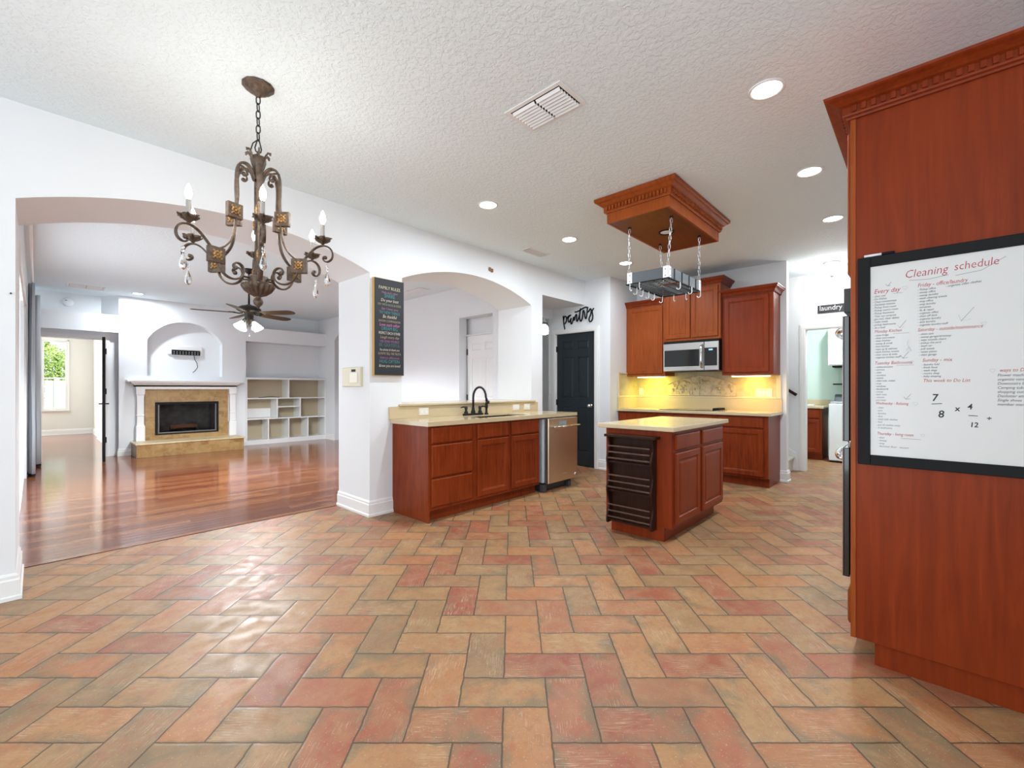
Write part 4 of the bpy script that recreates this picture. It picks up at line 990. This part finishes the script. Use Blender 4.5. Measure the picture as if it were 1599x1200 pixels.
for k in range(4):
    a = math.radians(90*k+20); c0 = Vector((FX+.10*math.cos(a), FY+.10*math.sin(a), 2.10))
    R3 = (Matrix.Rotation(a, 3, 'Z') @ Matrix.Rotation(math.radians(-35), 3, 'Y'))
    MB().tube([(FX+.03*math.cos(a), FY+.03*math.sin(a), 2.14), (FX+.07*math.cos(a), FY+.07*math.sin(a), 2.15), tuple(c0+Vector((0, 0, .01)))], .007, 6).build('light_arm', M['iron'], fn)
    MB().lathe([(.018, .01), (.028, -.01), (.045, -.05), (.062, -.085), (.066, -.09), (.058, -.082), (.040, -.045), (.02, -.005)], tuple(c0), 20, rippl=(10, .03), M3=R3).build('glass_shade', M['frost'], fn)
fl_ = lamp('lamp', 'SPOT', (FX, FY, 1.97), 330, (.93, .97, 1), .28, parent=fn); fl_.data.spot_size = math.radians(168); fl_.data.spot_blend = .3
mb = MB(); mb.tube([(FX, FY, 2.07), (FX+.005, FY, 1.93)], .0015, 4).sphere((FX+.005, FY, 1.92), .010, 8, 6); mb.build('pull_chain', M['iron'], fn)

# ------------------------------------------------------------------ ceiling grilles
def grille(x0, x1, y0, y1, label, banks=2, n=8, along='y', mat='white', gap='black', z=H):
    r = root('ceiling_vent', ((x0+x1)/2, (y0+y1)/2, z-.02), label, 'vent', 'air vents')
    f = .028
    MB().box(x0, x1, y0, y0+f, z-.006, z).box(x0, x1, y1-f, y1, z-.006, z).box(x0, x0+f, y0+f, y1-f, z-.006, z).box(x1-f, x1, y0+f, y1-f, z-.006, z).build('frame', M[mat], r, .003)
    MB().box(x0+f, x1-f, y0+f, y1-f, z-.002, z-.0005).build('duct_opening', M[gap], r)
    L0, L1 = (y0+f, y1-f) if along == 'y' else (x0+f, x1-f); A0, A1 = (x0+f, x1-f) if along == 'y' else (y0+f, y1-f)
    for b in range(banks):
        a = L0+(L1-L0)*b/banks+.006; c = L0+(L1-L0)*(b+1)/banks-.006
        mb = MB()
        for i in range(n):
            p = A0+(A1-A0)*(i+.5)/n; w_ = (A1-A0)/n
            q = [(p-w_*.15, z-.003), (p-w_*.05, z-.003), (p+w_*.50, z-.016), (p+w_*.35, z-.017)]
            vs = [((u, a, v) if along == 'y' else (a, u, v)) for u, v in q]+[((u, c, v) if along == 'y' else (c, u, v)) for u, v in q]
            mb.add(vs, [(0, 1, 2, 3), (7, 6, 5, 4), (0, 4, 5, 1), (1, 5, 6, 2), (2, 6, 7, 3), (3, 7, 4, 0)])
        mb.build('louver_bank', M[mat], r)
grille(1.895, 2.155, 1.415, 1.828, 'large white louvered vent on the ceiling in front of the canopy')
grille(3.90, 4.28, 3.34, 3.505, 'small ceiling vent close to the arch wall', 1, 7, 'x')
grille(.33, .78, 9.72, 10.05, 'flat double vent on the living room ceiling near the high ledge', 2, 6, 'x', gap='taupe')
grille(4.22, 4.42, 5.95, 6.75, 'white vent on the ceiling seen through the small arch', 2, 6, 'y')

# ------------------------------------------------------------------ signs and small wall things
fs = root('wall_sign', (2.315, 3.775, 1.33), 'tall black FAMILY RULES sign with tan frame edge on the pillar', 'sign')
sx0, sx1, sz0, sz1 = 2.158, 2.472, 1.328, 2.242
MB().box(sx0-.004, sx1+.004, 3.762, 3.797, sz0-.004, sz1+.004).build('frame', M['tanframe'], fs)
MB().box(sx0, sx1, 3.756, 3.763, sz0, sz1).build('panel', M['chalk'], fs)
cols = {'c': (.68, .60, .38), 't': (.04, .27, .26), 'w': (.72, .66, .52), 'o': (.33, .31, .19), 'p': (.42, .16, .30), 'k': (.75, .18, .48), 'n': (.48, .33, .18), 'd': (.05, .15, .17), 'v': (.36, .12, .33)}
groups = {}
lines = [('FAMILY RULES', 'c', .040, 1.0), ('Help each other', 'p', .030, .95), ('SHARE', 't', .050, .85), ('Do your best', 'w', .038, 1.0), ('PAY WITH HUGS & KISSES', 'o', .030, .78), ('Say I love you', 'p', .034, 1.05), ('TRY NEW THINGS', 't', .038, .78), ('Be thankful', 'w', .042, .85), ('SHOW COMPASSION', 'n', .028, .95), ('Love each other', 'k', .038, .95), ('DREAM BIG', 't', .044, .85), ('RESPECT EACH OTHER', 'w', .034, .72), ('Laugh every day', 'n', .034, 1.0), ('USE KIND WORDS', 'v', .030, .9), ('BE GRATEFUL', 'd', .042, .95), ('Say please & thank you', 'w', .028, .9), ('ALWAYS TELL THE TRUTH', 'n', .030, .74), ('Embrace differences', 'v', .030, .92), ('HUG OFTEN', 't', .040, 1.05), ('Know you are loved', 'w', .034, .88)]
zc = sz1-.098; dz = (sz1-sz0-.175)/19.
for i, (t, c, s_, sx2) in enumerate(lines):
    g = MB(); low = t[0] != t[1:2].upper() and not t.isupper()
    g.text(t, s_*1.08, ((sx0+sx1)/2, 3.7557, zc-i*dz), (1, 0, 0), (0, 0, 1), .0003, 'CENTER', .25 if low else 0, -.0004, sx2*.86)
    if c not in groups: groups[c] = pm('sign_paint_'+c, cols[c], .6)
    g.build('lettering', groups[c], fs)
# pantry word sign
S = [[(4.198, 2.353), (4.194, 2.308), (4.187, 2.242), (4.176, 2.182), (4.163, 2.131)], [(4.19, 2.278), (4.183, 2.325), (4.161, 2.346), (4.136, 2.331), (4.129, 2.295), (4.14, 2.255), (4.161, 2.222)], [(4.129, 2.301), (4.107, 2.328), (4.078, 2.348), (4.05, 2.348)],
 [(4.05, 2.348), (4.086, 2.332), (4.103, 2.293), (4.1, 2.251), (4.082, 2.24), (4.061, 2.27), (4.039, 2.315), (4.053, 2.27), (4.05, 2.223), (4.036, 2.204), (4.018, 2.237), (3.997, 2.316)],
 [(3.997, 2.316), (3.99, 2.286), (3.985, 2.251), (3.972, 2.313), (3.951, 2.357), (3.937, 2.333), (3.944, 2.276), (3.939, 2.234), (3.917, 2.255), (3.896, 2.311), (3.879, 2.372), (3.868, 2.434)],
 [(3.868, 2.434), (3.883, 2.361), (3.888, 2.281), (3.868, 2.227), (3.844, 2.253), (3.827, 2.32), (3.824, 2.394), (3.814, 2.399), (3.794, 2.351), (3.79, 2.293), (3.773, 2.254), (3.757, 2.295), (3.75, 2.363), (3.743, 2.43)],
 [(3.976, 2.388), (3.93, 2.388), (3.875, 2.406), (3.827, 2.429), (3.773, 2.442), (3.733, 2.429)],
 [(3.75, 2.357), (3.726, 2.365), (3.706, 2.386), (3.693, 2.415), (3.67, 2.376), (3.687, 2.316), (3.716, 2.263), (3.713, 2.223), (3.693, 2.206), (3.664, 2.223), (3.647, 2.272), (3.654, 2.329), (3.664, 2.369), (3.631, 2.407)]]
mb = MB()
for st in S: mb.tube([(5.708, y, z) for y, z in smooth(st, 1)], .0105, 8, flat=(1, 1), r1=.0105)
mb.build('word_sign', M['black'], None, 0, 'black cursive word pantry mounted above the black door', 'sign')
lg = root('wall_sign', (7.59, .86, 2.27), 'small black sign reading laundry above the laundry doorway', 'sign')
mb = MB(); mb.T = FT_nx(7.597); mb.box(-1.11, -.60, 2.268, 2.378, 0, .014); mb.build('board', M['chalk'], lg, .002)
MB().text('laundry', .10, (7.5825, 1.09, 2.302), (0, -1, 0), (0, 0, 1), .0006, 'LEFT', 0, -.0006, .88).box(7.5815, 7.583, .70, .74, 2.325, 2.333).box(7.5815, 7.583, .64, .68, 2.325, 2.333).build('lettering', pm('sign_white', (.8, .8, .78), .5), lg)
# alarm keypad on the pillar side
kp = root('alarm_panel', (2.115, 4.115, 1.215), 'beige alarm keypad with black display on the side of the pillar', 'alarm panel')
T = FT_nx(2.13)
mb = MB(); mb.T = T; mb.rings(-4.30, -3.925, 1.218, 1.408, [(0, 0), (0, .018), (.006, .026)]); mb.build('case', M['beige'], kp)
mb = MB(); mb.T = T; mb.box(-4.10, -4.02, 1.362, 1.386, .026, .028); mb.build('display', M['black'], kp)
mb = MB(); mb.T = T; mb.rings(-4.13, -3.98, 1.255, 1.352, [(0, .0255), (.002, .031)]); mb.build('keypad_cover', M['ivory'], kp)
bb = MB().box(3.675, 3.705, 3.785, 3.80, 2.605, 2.645).box(3.715, 3.74, 3.782, 3.80, 2.595, 2.635).tube([(3.69, 3.79, 2.60), (3.725, 3.785, 2.63)], .006, 5)
bb.build('broken_bracket', pm('rusty_brown', (.25, .15, .07), .7), None, .001, 'tiny brown broken bracket left on the wall above the small arch', 'bracket')
MB().cyl((-.095, 3.80, 1.74), (-.095, 3.785, 1.74), .004, 8).build('wall_nail', M['dgrey'], None, 0, 'tiny nail in the wall strip left of the wide arch', 'nail')
plate('light_switch', FT_nx(5.72), -4.455, 1.15, .07, .115, 'white light switch on the narrow wall left of the black pantry door', 1, 'white', None)

# lantern in the hall
hl = root('hall_light', (6.6, 5.3, 2.2), 'small lit bell shaped lantern hanging in the hall beyond the passage', 'light')
MB().lathe([(.06, H), (.055, H-.02), (.012, H-.03), (.008, 2.50), (.03, 2.49), (.034, 2.46), (.02, 2.45)], (6.6, 5.3, 0), 16).build('stem', M['trim'], hl)
MB().lathe([(.02, 2.45), (.06, 2.445), (.065, 2.43), (.03, 2.42)], (6.6, 5.3, 0), 16).build('cap', M['iron'], hl)
MB().lathe([(.03, 2.42), (.07, 2.38), (.085, 2.30), (.075, 2.24), (.001, 2.22)], (6.6, 5.3, 0), 20).build('glass_shade', M['led'], hl)
lamp('lamp', 'POINT', (6.6, 5.3, 2.15), 9, (1, .97, .92), .08, parent=hl)
# flush light by the laundry door
fl = root('flush_ceiling_light', (7.05, .88, 2.62), 'lit flush mount dome light on the ceiling near the laundry doorway', 'light')
MB().lathe([(.10, H), (.10, H-.012), (.06, H-.03), (.05, H-.05)], (7.05, .88, 0), 28).build('ceiling_plate', M['galv'], fl)
MB().lathe([(.05, H-.045), (.13, H-.06), (.185, H-.09), (.17, H-.125), (.11, H-.155), (.03, H-.17), (.001, H-.172)], (7.05, .88, 0), 32).build('glass_bowl', pm('lit_opal_glass', (.9, .9, .88), .3, emit=(1, .98, .93), es=2.6), fl)
MB().lathe([(.02, H-.17), (.022, H-.178), (.008, H-.19), (.005, H-.205), (.001, H-.208)], (7.05, .88, 0), 14).build('finial', M['iron'], fl)
lamp('lamp', 'POINT', (7.05, .88, H-.24), 19, (1, .98, .95), .12, parent=fl)

# ------------------------------------------------------------------ fireplace
he = MB().box(1.17, 2.80, 9.82, YF-.001, .004, .225)
hh = root('hearth', (1.985, 10.1, .004), 'raised tan stone tiled hearth in front of the fireplace', 'hearth')
he.build('base', M['hearthtile'], hh, .003)
MB().box(1.155, 2.815, 9.80, YF-.001, .225, .252).build('top_slab', stone('hearth_top', (.52, .40, .22), (.60, .48, .28), (.66, .55, .34), .34, .34, (0, 1), .35), hh, .006)
su = MB().box(1.352, 1.53, YF-.03, YF-.001, .252, 1.184).box(2.47, 2.668, YF-.03, YF-.001, .252, 1.185).box(1.53, 2.47, YF-.03, YF-.001, .92, 1.185).box(1.53, 2.47, YF-.03, YF-.001, .252, .365)
su.build('tile_surround', M['hearthtile'], None, .002, 'tan stone tile surround framing the black firebox', 'fireplace surround')
mt_ = root('mantel', (2.0, 10.3, .252), 'white wooden mantel with carved side posts around the fireplace', 'mantel')
mb = MB().sweep([(1.20, YF-.001), (1.20, YF-.13), (2.80, YF-.13), (2.80, YF-.001)], [(0, 1.235), (.0, 1.26), (.02, 1.28), (.05, 1.30), (.055, 1.318), (0, 1.318)])
mb.box(1.20, 2.80, YF-.13, YF-.001, 1.235, 1.318); mb.build('bed_molding', M['trim'], mt_)
MB().box(1.09, 2.91, YF-.21, YF-.001, 1.318, 1.352).build('shelf', M['trim'], mt_, .006)
MB().box(1.22, 2.78, YF-.11, YF-.001, 1.185, 1.235).build('frieze', M['trim'], mt_, .003)
for x in (1.285, 2.735):
    w1, w2 = .062, .048
    def pr_(w_, z0, z1): return [(x-w_, YF-.10+.062-w_, z0, z1)]
    mb = MB()
    segs = [(.252, .53, w1), (.53, .56, w1+.0), (.575, .72, w2), (.735, 1.10, w2), (1.125, 1.235, w1)]
    def sq(w_, z): return [(x-w_, YF-.002, z), (x-w_, YF-.04-w_*1.1, z), (x+w_, YF-.04-w_*1.1, z), (x+w_, YF-.002, z)]
    vs = []; prof = [(.252, w1), (.52, w1), (.545, w2), (.555, w2+.006), (.57, w2), (.70, w2), (.708, w2+.008), (.724, w2+.008), (.732, w2), (1.07, w2), (1.10, w1), (1.235, w1)]
    for z, w_ in prof: vs += sq(w_, z)
    fs_ = [(0, 3, 2, 1)]
    for i in range(len(prof)-1):
        for q in range(4): fs_.append((4*i+q, 4*i+(q+1) % 4, 4*i+4+(q+1) % 4, 4*i+4+q))
    e = 4*(len(prof)-1); fs_.append((e, e+1, e+2, e+3))
    mb.add(vs, fs_); mb.build('post', M['trim'], mt_, .002)
fb = root('firebox', (2.0, 10.5, .365), 'black framed glass fronted firebox with a log grate inside', 'fireplace')
MB().box(1.53, 2.47, 10.86, 10.895, .362, .918).box(1.532, 1.55, YF, 10.86, .362, .918).box(2.45, 2.468, YF, 10.86, .362, .918).box(1.53, 2.47, YF, 10.86, .362, .37).box(1.53, 2.47, YF, 10.86, .90, .918).build('liner', M['soot'], fb)
T = FT_ny(0, YF-.03)
mb = MB(); mb.T = T; mb.box(1.50, 1.54, .34, .945, 0, .02); mb.box(2.46, 2.50, .34, .945, 0, .02); mb.box(1.54, 2.46, .90, .945, 0, .02); mb.box(1.54, 2.46, .34, .365, 0, .02); mb.build('frame', M['black'], fb, .002)
mb = MB(); mb.T = T; mb.box(1.54, 2.46, .365, .385, .0, .022); mb.box(1.54, 1.56, .385, .90, 0, .012); mb.box(2.44, 2.46, .385, .90, 0, .012); mb.build('silver_trim', pm('dull_grey_metal', (.16, .15, .14), .5, .5), fb)
mb = MB(); mb.T = T; mb.box(1.56, 2.44, .385, .90, -.004, 0); mb.build('glass_door', M['glass'], fb)
mb = MB()
for i in range(7): x = 1.78+.07*i; mb.tube([(x, 10.48, .44), (x, 10.50, .405), (x, 10.72, .405), (x, 10.74, .46)], .007, 6)
for x in (1.80, 2.18): mb.tube([(x, 10.55, .372), (x, 10.55, .405)], .007, 6); mb.tube([(x, 10.70, .372), (x, 10.70, .405)], .007, 6)
mb.tube([(1.76, 10.56, .40), (2.22, 10.56, .40)], .006, 6); mb.build('grate', M['iron'], fb)
MB().cyl((1.77, 10.58, .46), (2.12, 10.56, .47), .045, 12, r1=.038).cyl((1.82, 10.66, .46), (2.2, 10.67, .46), .04, 12).build('log', M['log'], fb)
tv = root('tv_mount', (2.0, 10.56, 1.86), 'black slotted tv wall bracket over a white box in the arched niche', 'tv mount')
mb = MB().box(1.72, 2.27, 10.565, 10.599, 1.86, 2.02); mb.build('backing_box', M['trim'], tv, .003)
mb = MB(); mb.T = FT_ny(0, 10.565)
for z in (1.85, 1.885, 1.92): mb.box(1.79, 2.22, z, z+.012 if z != 1.85 else z+.014, 0, .02)
mb.box(1.79, 2.22, 1.928, 1.945, 0, .02)
for i in range(10): u = 1.79+.43*i/9; mb.box(u-.012, u+.012, 1.85, 1.945, 0, .018)
mb.build('slotted_bracket', M['black'], tv)
MB().tube([(2.13, 10.55, 1.86), (2.14, 10.55, 1.78), (2.18, 10.55, 1.70), (2.19, 10.55, 1.62), (2.15, 10.55, 1.55), (2.11, 10.55, 1.51)], .006, 6).build('cable', M['black'], tv)
# built in shelves
sh = root('built_in_shelves', (3.85, 10.6, 0), 'white built in shelf unit with tan backs right of the fireplace', 'shelf unit')
MB().box(3.005, 4.695, 10.785, 10.798, .09, 1.41).build('backing', M['taupe'], sh)
mb = MB().box(3.005, 4.695, YF+.002, 10.785, .0, .10).box(3.005, 4.695, YF-.0, 10.785, 1.395, 1.432).box(3.005, 3.03, YF, 10.785, .1, 1.395).box(4.67, 4.695, YF, 10.785, .1, 1.395)
mb.build('case', M['trim'], sh, .002)
for (x0, x1, z) in ((3.03, 4.67, .975), (3.03, 4.67, .535), (3.63, 4.11, .785)): MB().box(x0, x1, YF+.002, 10.785, z, z+.022).build('shelf', M['trim'], sh, .001)
for (x, z0, z1) in ((3.86, .997, 1.395), (3.62, .557, .975), (4.11, .557, .975), (3.44, .10, .535), (3.86, .10, .535), (4.28, .10, .535)): MB().box(x-.011, x+.011, YF+.002, 10.785, z0, z1).build('divider', M['trim'], sh, .001)
MB().box(3.03, 3.60, 10.765, 10.785, .56, .76).build('white_back_strip', M['trim'], sh)
MB().box(3.49, 3.57, 10.775, 10.785, .33, .45).build('black_outlet', M['black'], None, .002, 'black outlet box at the back of the lower shelf cell', 'outlet')
MB().tube([(3.28, 10.52, 1.003), (3.36, 10.50, 1.003), (3.46, 10.55, 1.020), (3.56, 10.50, 1.024), (3.64, 10.53, 1.01), (3.70, 10.50, 1.003)], .006, 6).build('cable', M['black'], None, 0, 'short dark cable lying on the top left shelf', 'cable')
MB().tube([(3.70, 10.62, .957), (3.69, 10.60, .86), (3.70, 10.58, .70), (3.68, 10.56, .60)], .006, 6).build('cable', M['white'], None, 0, 'thin pale cable dangling in the middle shelf cell', 'cable')
sd = root('smoke_detector', (.38, 10.72, 2.6), 'round white smoke detector on the wall of the high ledge', 'smoke detector')
mb = MB(); mb.T = FT_ny(0, 10.75); mb.lathe([(.075, 0), (.075, .018), (.06, .035), (.02, .04), (0, .04)], (.38, 2.68, 0), 28); mb.build('case', M['white'], sd)
mb = MB(); mb.T = FT_ny(0, 10.75); mb.box(.34, .37, 2.70, 2.71, .036, .041); mb.build('slot', M['dgrey'], sd)

# curtains
def curtain(x0, x1, y0, y1, label):
    r = root('curtain', ((x0+x1)/2, (y0+y1)/2, .03), label, 'curtain', 'curtains at the living room slider')
    N = 60; vs = []; fs = []; c = (x0+x1)/2; a = (x1-x0)/2-.006
    for z, sq_ in ((.05, 1.0), (.6, .95), (1.4, .9), (2.2, .85), (2.62, .8)):
        for i in range(N+1):
            t = i/N; y = y0+(y1-y0)*t; x = c+a*sq_*math.sin(t*2*PI*(y1-y0)/.13)+a*.15*math.sin(z*3+t*9)
            vs.append((x, y, z))
    for k in range(4):
        for i in range(N): q = k*(N+1)+i; fs.append((q, q+1, q+N+2, q+N+1))
    o = MB().add(vs, fs, True).build('cloth', M['curtain'], r); s_ = o.modifiers.new('t', 'SOLIDIFY'); s_.thickness = .006
    vs = vs[:N+1]; v2 = [(x, y, .02) for x, y, z in vs]
    o = MB().add(v2+vs, [(i, i+1, N+2+i, N+1+i) for i in range(N)], True).build('hem', M['black'], r, label='dark bottom hem'); s_ = o.modifiers.new('t', 'SOLIDIFY'); s_.thickness = .008
curtain(-.072, .005, 8.75, 9.35, 'grey blue curtain panel nearest the patio slider edge, in front')
curtain(-.055, .062, 9.85, 10.35, 'grey blue curtain panel in the corner by the bedroom doorway')
MB().cyl((-.03, 4.7, 2.66), (-.03, 10.38, 2.66), .014, 12).cyl((-.08, 4.8, 2.66), (-.03, 4.8, 2.66), .01, 8).cyl((-.08, 10.3, 2.66), (-.03, 10.3, 2.66), .01, 8).build('curtain_rod', M['trim'], None, 0, 'long white curtain rod along the living room left wall', 'curtain rod')

# ------------------------------------------------------------------ stairs, laundry room
for i in range(6):
    y = 1.385+.27*i; z = .205+.185*i
    mb = MB().box(6.68, 7.585, y+.025, y+.30, 0 if i == 0 else z-.20, z-.02)
    mb.tube([(6.68, y+.025, z-.022), (7.585, y+.025, z-.022)], .022, 10).box(6.68, 7.585, y+.025, y+.30, z-.022, z)
    struct('trim_%d' % (6+i), mb, M['carpet'], .004)
struct('trim_12', MB().add([(7.585, 1.33, 0), (7.585, 1.37, .25), (7.585, 2.6, 1.09), (7.585, 2.6, .7), (7.585, 1.5, 0), (7.6, 1.33, 0), (7.6, 1.37, .25), (7.6, 2.6, 1.09), (7.6, 2.6, .7), (7.6, 1.5, 0)], [(0, 4, 3, 2, 1), (5, 6, 7, 8, 9), (0, 1, 6, 5), (1, 2, 7, 6), (2, 3, 8, 7), (3, 4, 9, 8), (4, 0, 5, 9)]), M['trim'])
hr = root('handrail', (7.55, 1.6, 1.1), 'short dark stair handrail on the wall left of the laundry doorway', 'handrail')
MB().tube([(7.54, 1.36, 1.105), (7.54, 2.6, 1.955)], .022, 10).build('rail', M['espresso'], hr)
MB().tube([(7.598, 1.50, 1.15), (7.54, 1.50, 1.185)], .008, 8).build('bracket', M['iron'], hr)
c = root('laundry_cabinet', (9.2, 1.55, 0), 'cherry base cabinet seen through the laundry doorway', 'cabinet')
MB().box(8.9, 9.55, 1.245, 1.94, .10, .865).box(8.96, 9.55, 1.245, 1.94, 0, .10).build('body', M['cherry'], c, .002)
cab_front(c, FT_nx(8.9), [('drawer_front', -1.92, -1.275, .70, .85), ('door', -1.92, -1.275, .13, .68)], M['cherryT'])
MB().box(8.87, 9.57, 1.215, 1.945, .866, .905).box(9.55, 9.57, 1.215, 1.945, .905, 1.0).build('countertop', M['counter'], None, .004, 'beige countertop on the laundry base cabinet', 'countertop')
MB().lathe([(.17, .906), (.175, .918), (.165, .922), (.15, .91), (.12, .908), (0, .907)], (9.17, 1.55, 0), 24).build('laundry_sink', M['white'], None, 0, 'white round rim sink in the laundry counter', 'sink')
wm = root('washing_machine', (9.15, .8, 0), 'white top loading washer seen through the laundry doorway', 'washer')
MB().box(8.80, 9.50, .46, 1.14, .03, .955).build('cabinet', M['white'], wm, .015)
MB().box(8.81, 9.49, .47, 1.13, .0, .03).build('foot', M['black'], wm)
MB().box(8.81, 9.36, .48, 1.12, .955, .985).build('lid', M['galv'], wm, .01)
MB().add([(9.34, .47, .955), (9.50, .47, .955), (9.50, .47, 1.10), (9.42, .47, 1.10), (9.34, 1.13, .955), (9.50, 1.13, .955), (9.50, 1.13, 1.10), (9.42, 1.13, 1.10)], [(0, 1, 2, 3), (7, 6, 5, 4), (0, 4, 5, 1), (1, 5, 6, 2), (2, 6, 7, 3), (3, 7, 4, 0)]).build('console', M['dgrey'], wm, .01)
c = root('laundry_wall_cabinet', (9.3, .8, 1.58), 'white wall cabinet above the washer in the laundry room', 'cabinet')
MB().box(9.10, 9.575, .30, 1.185, 1.585, 2.35).build('body', M['white'], c, .002)
for a, b in ((.76, 1.17), (.32, .745)):
    mb = MB(); mb.T = FT_nx(9.10); mb.rings(-b, -a, 1.60, 2.335, DOOR); mb.build('door', M['white'], c, .0015)
MB().box(9.12, 9.575, .32, 1.13, 1.555, 1.583).build('light_rail', M['black'], c)
MB().box(9.35, 9.575, .3, 1.15, 1.262, 1.285).build('wall_shelf', M['black'], None, .002, 'thin black shelf on the green laundry wall above the washer', 'shelf')
downlight(8.4, .9, H, 'unseen ceiling light added inside the laundry room', .08, 45, None)  # fixture out of view, added to brighten the laundry room

# ------------------------------------------------------------------ outside the bedroom window
struct('ground', MB().box(-9, 12, 16.6, 30, -.35, -.25), M['grass'])
fc = root('fence', (.3, 20.0, -.25), 'white vinyl fence outside the bedroom window', 'fence')
mb = MB()
for i in range(40): x = -5.5+.3*i; mb.box(x, x+.29, 19.98, 20.02, -.25, 1.45)
mb.build('panel', M['vinyl'], fc)
for i in range(7): MB().box(-5.6+2*i, -5.48+2*i, 19.94, 20.06, -.25, 1.55).build('post', M['vinyl'], fc)
tr = root('garden_tree', (.55, 22.5, -.25), 'green leafy tree behind the white fence outside the bedroom window', 'tree')
MB().tube([(.55, 22.5, -.25), (.58, 22.5, 1.2), (.5, 22.55, 2.4)], [.12, .09, .06], 10).build('trunk', M['bark'], tr)
rr = random.Random(5); vs = []; fs = []
blobs = [(.25, 22.4, 1.9, .7), (.7, 22.6, 1.5, .7), (.1, 22.5, 1.4, .6), (.4, 22.3, 2.3, .45), (1.2, 22.7, 1.4, .7), (.1, 22.4, 2.7, .25)]
for n in range(5200):
    bx, by, bz, R = rr.choice(blobs); v = Vector((rr.gauss(0, 1), rr.gauss(0, 1), rr.gauss(0, 1))).normalized()*R*rr.uniform(.5, 1.05)
    c_ = Vector((bx, by, bz))+v; a = Vector((rr.gauss(0, 1), rr.gauss(0, 1), rr.gauss(0, 1))).normalized(); b = a.orthogonal().normalized(); s_ = rr.uniform(.03, .06)
    k = len(vs); vs += [tuple(c_-a*s_), tuple(c_+b*s_*.5), tuple(c_+a*s_), tuple(c_-b*s_*.5)]; fs.append((k, k+1, k+2, k+3))
MB().add(vs, fs).build('crown', M['leaf'], tr)
SC.cycles.use_denoising = True
SC.cycles.sample_clamp_indirect = 8
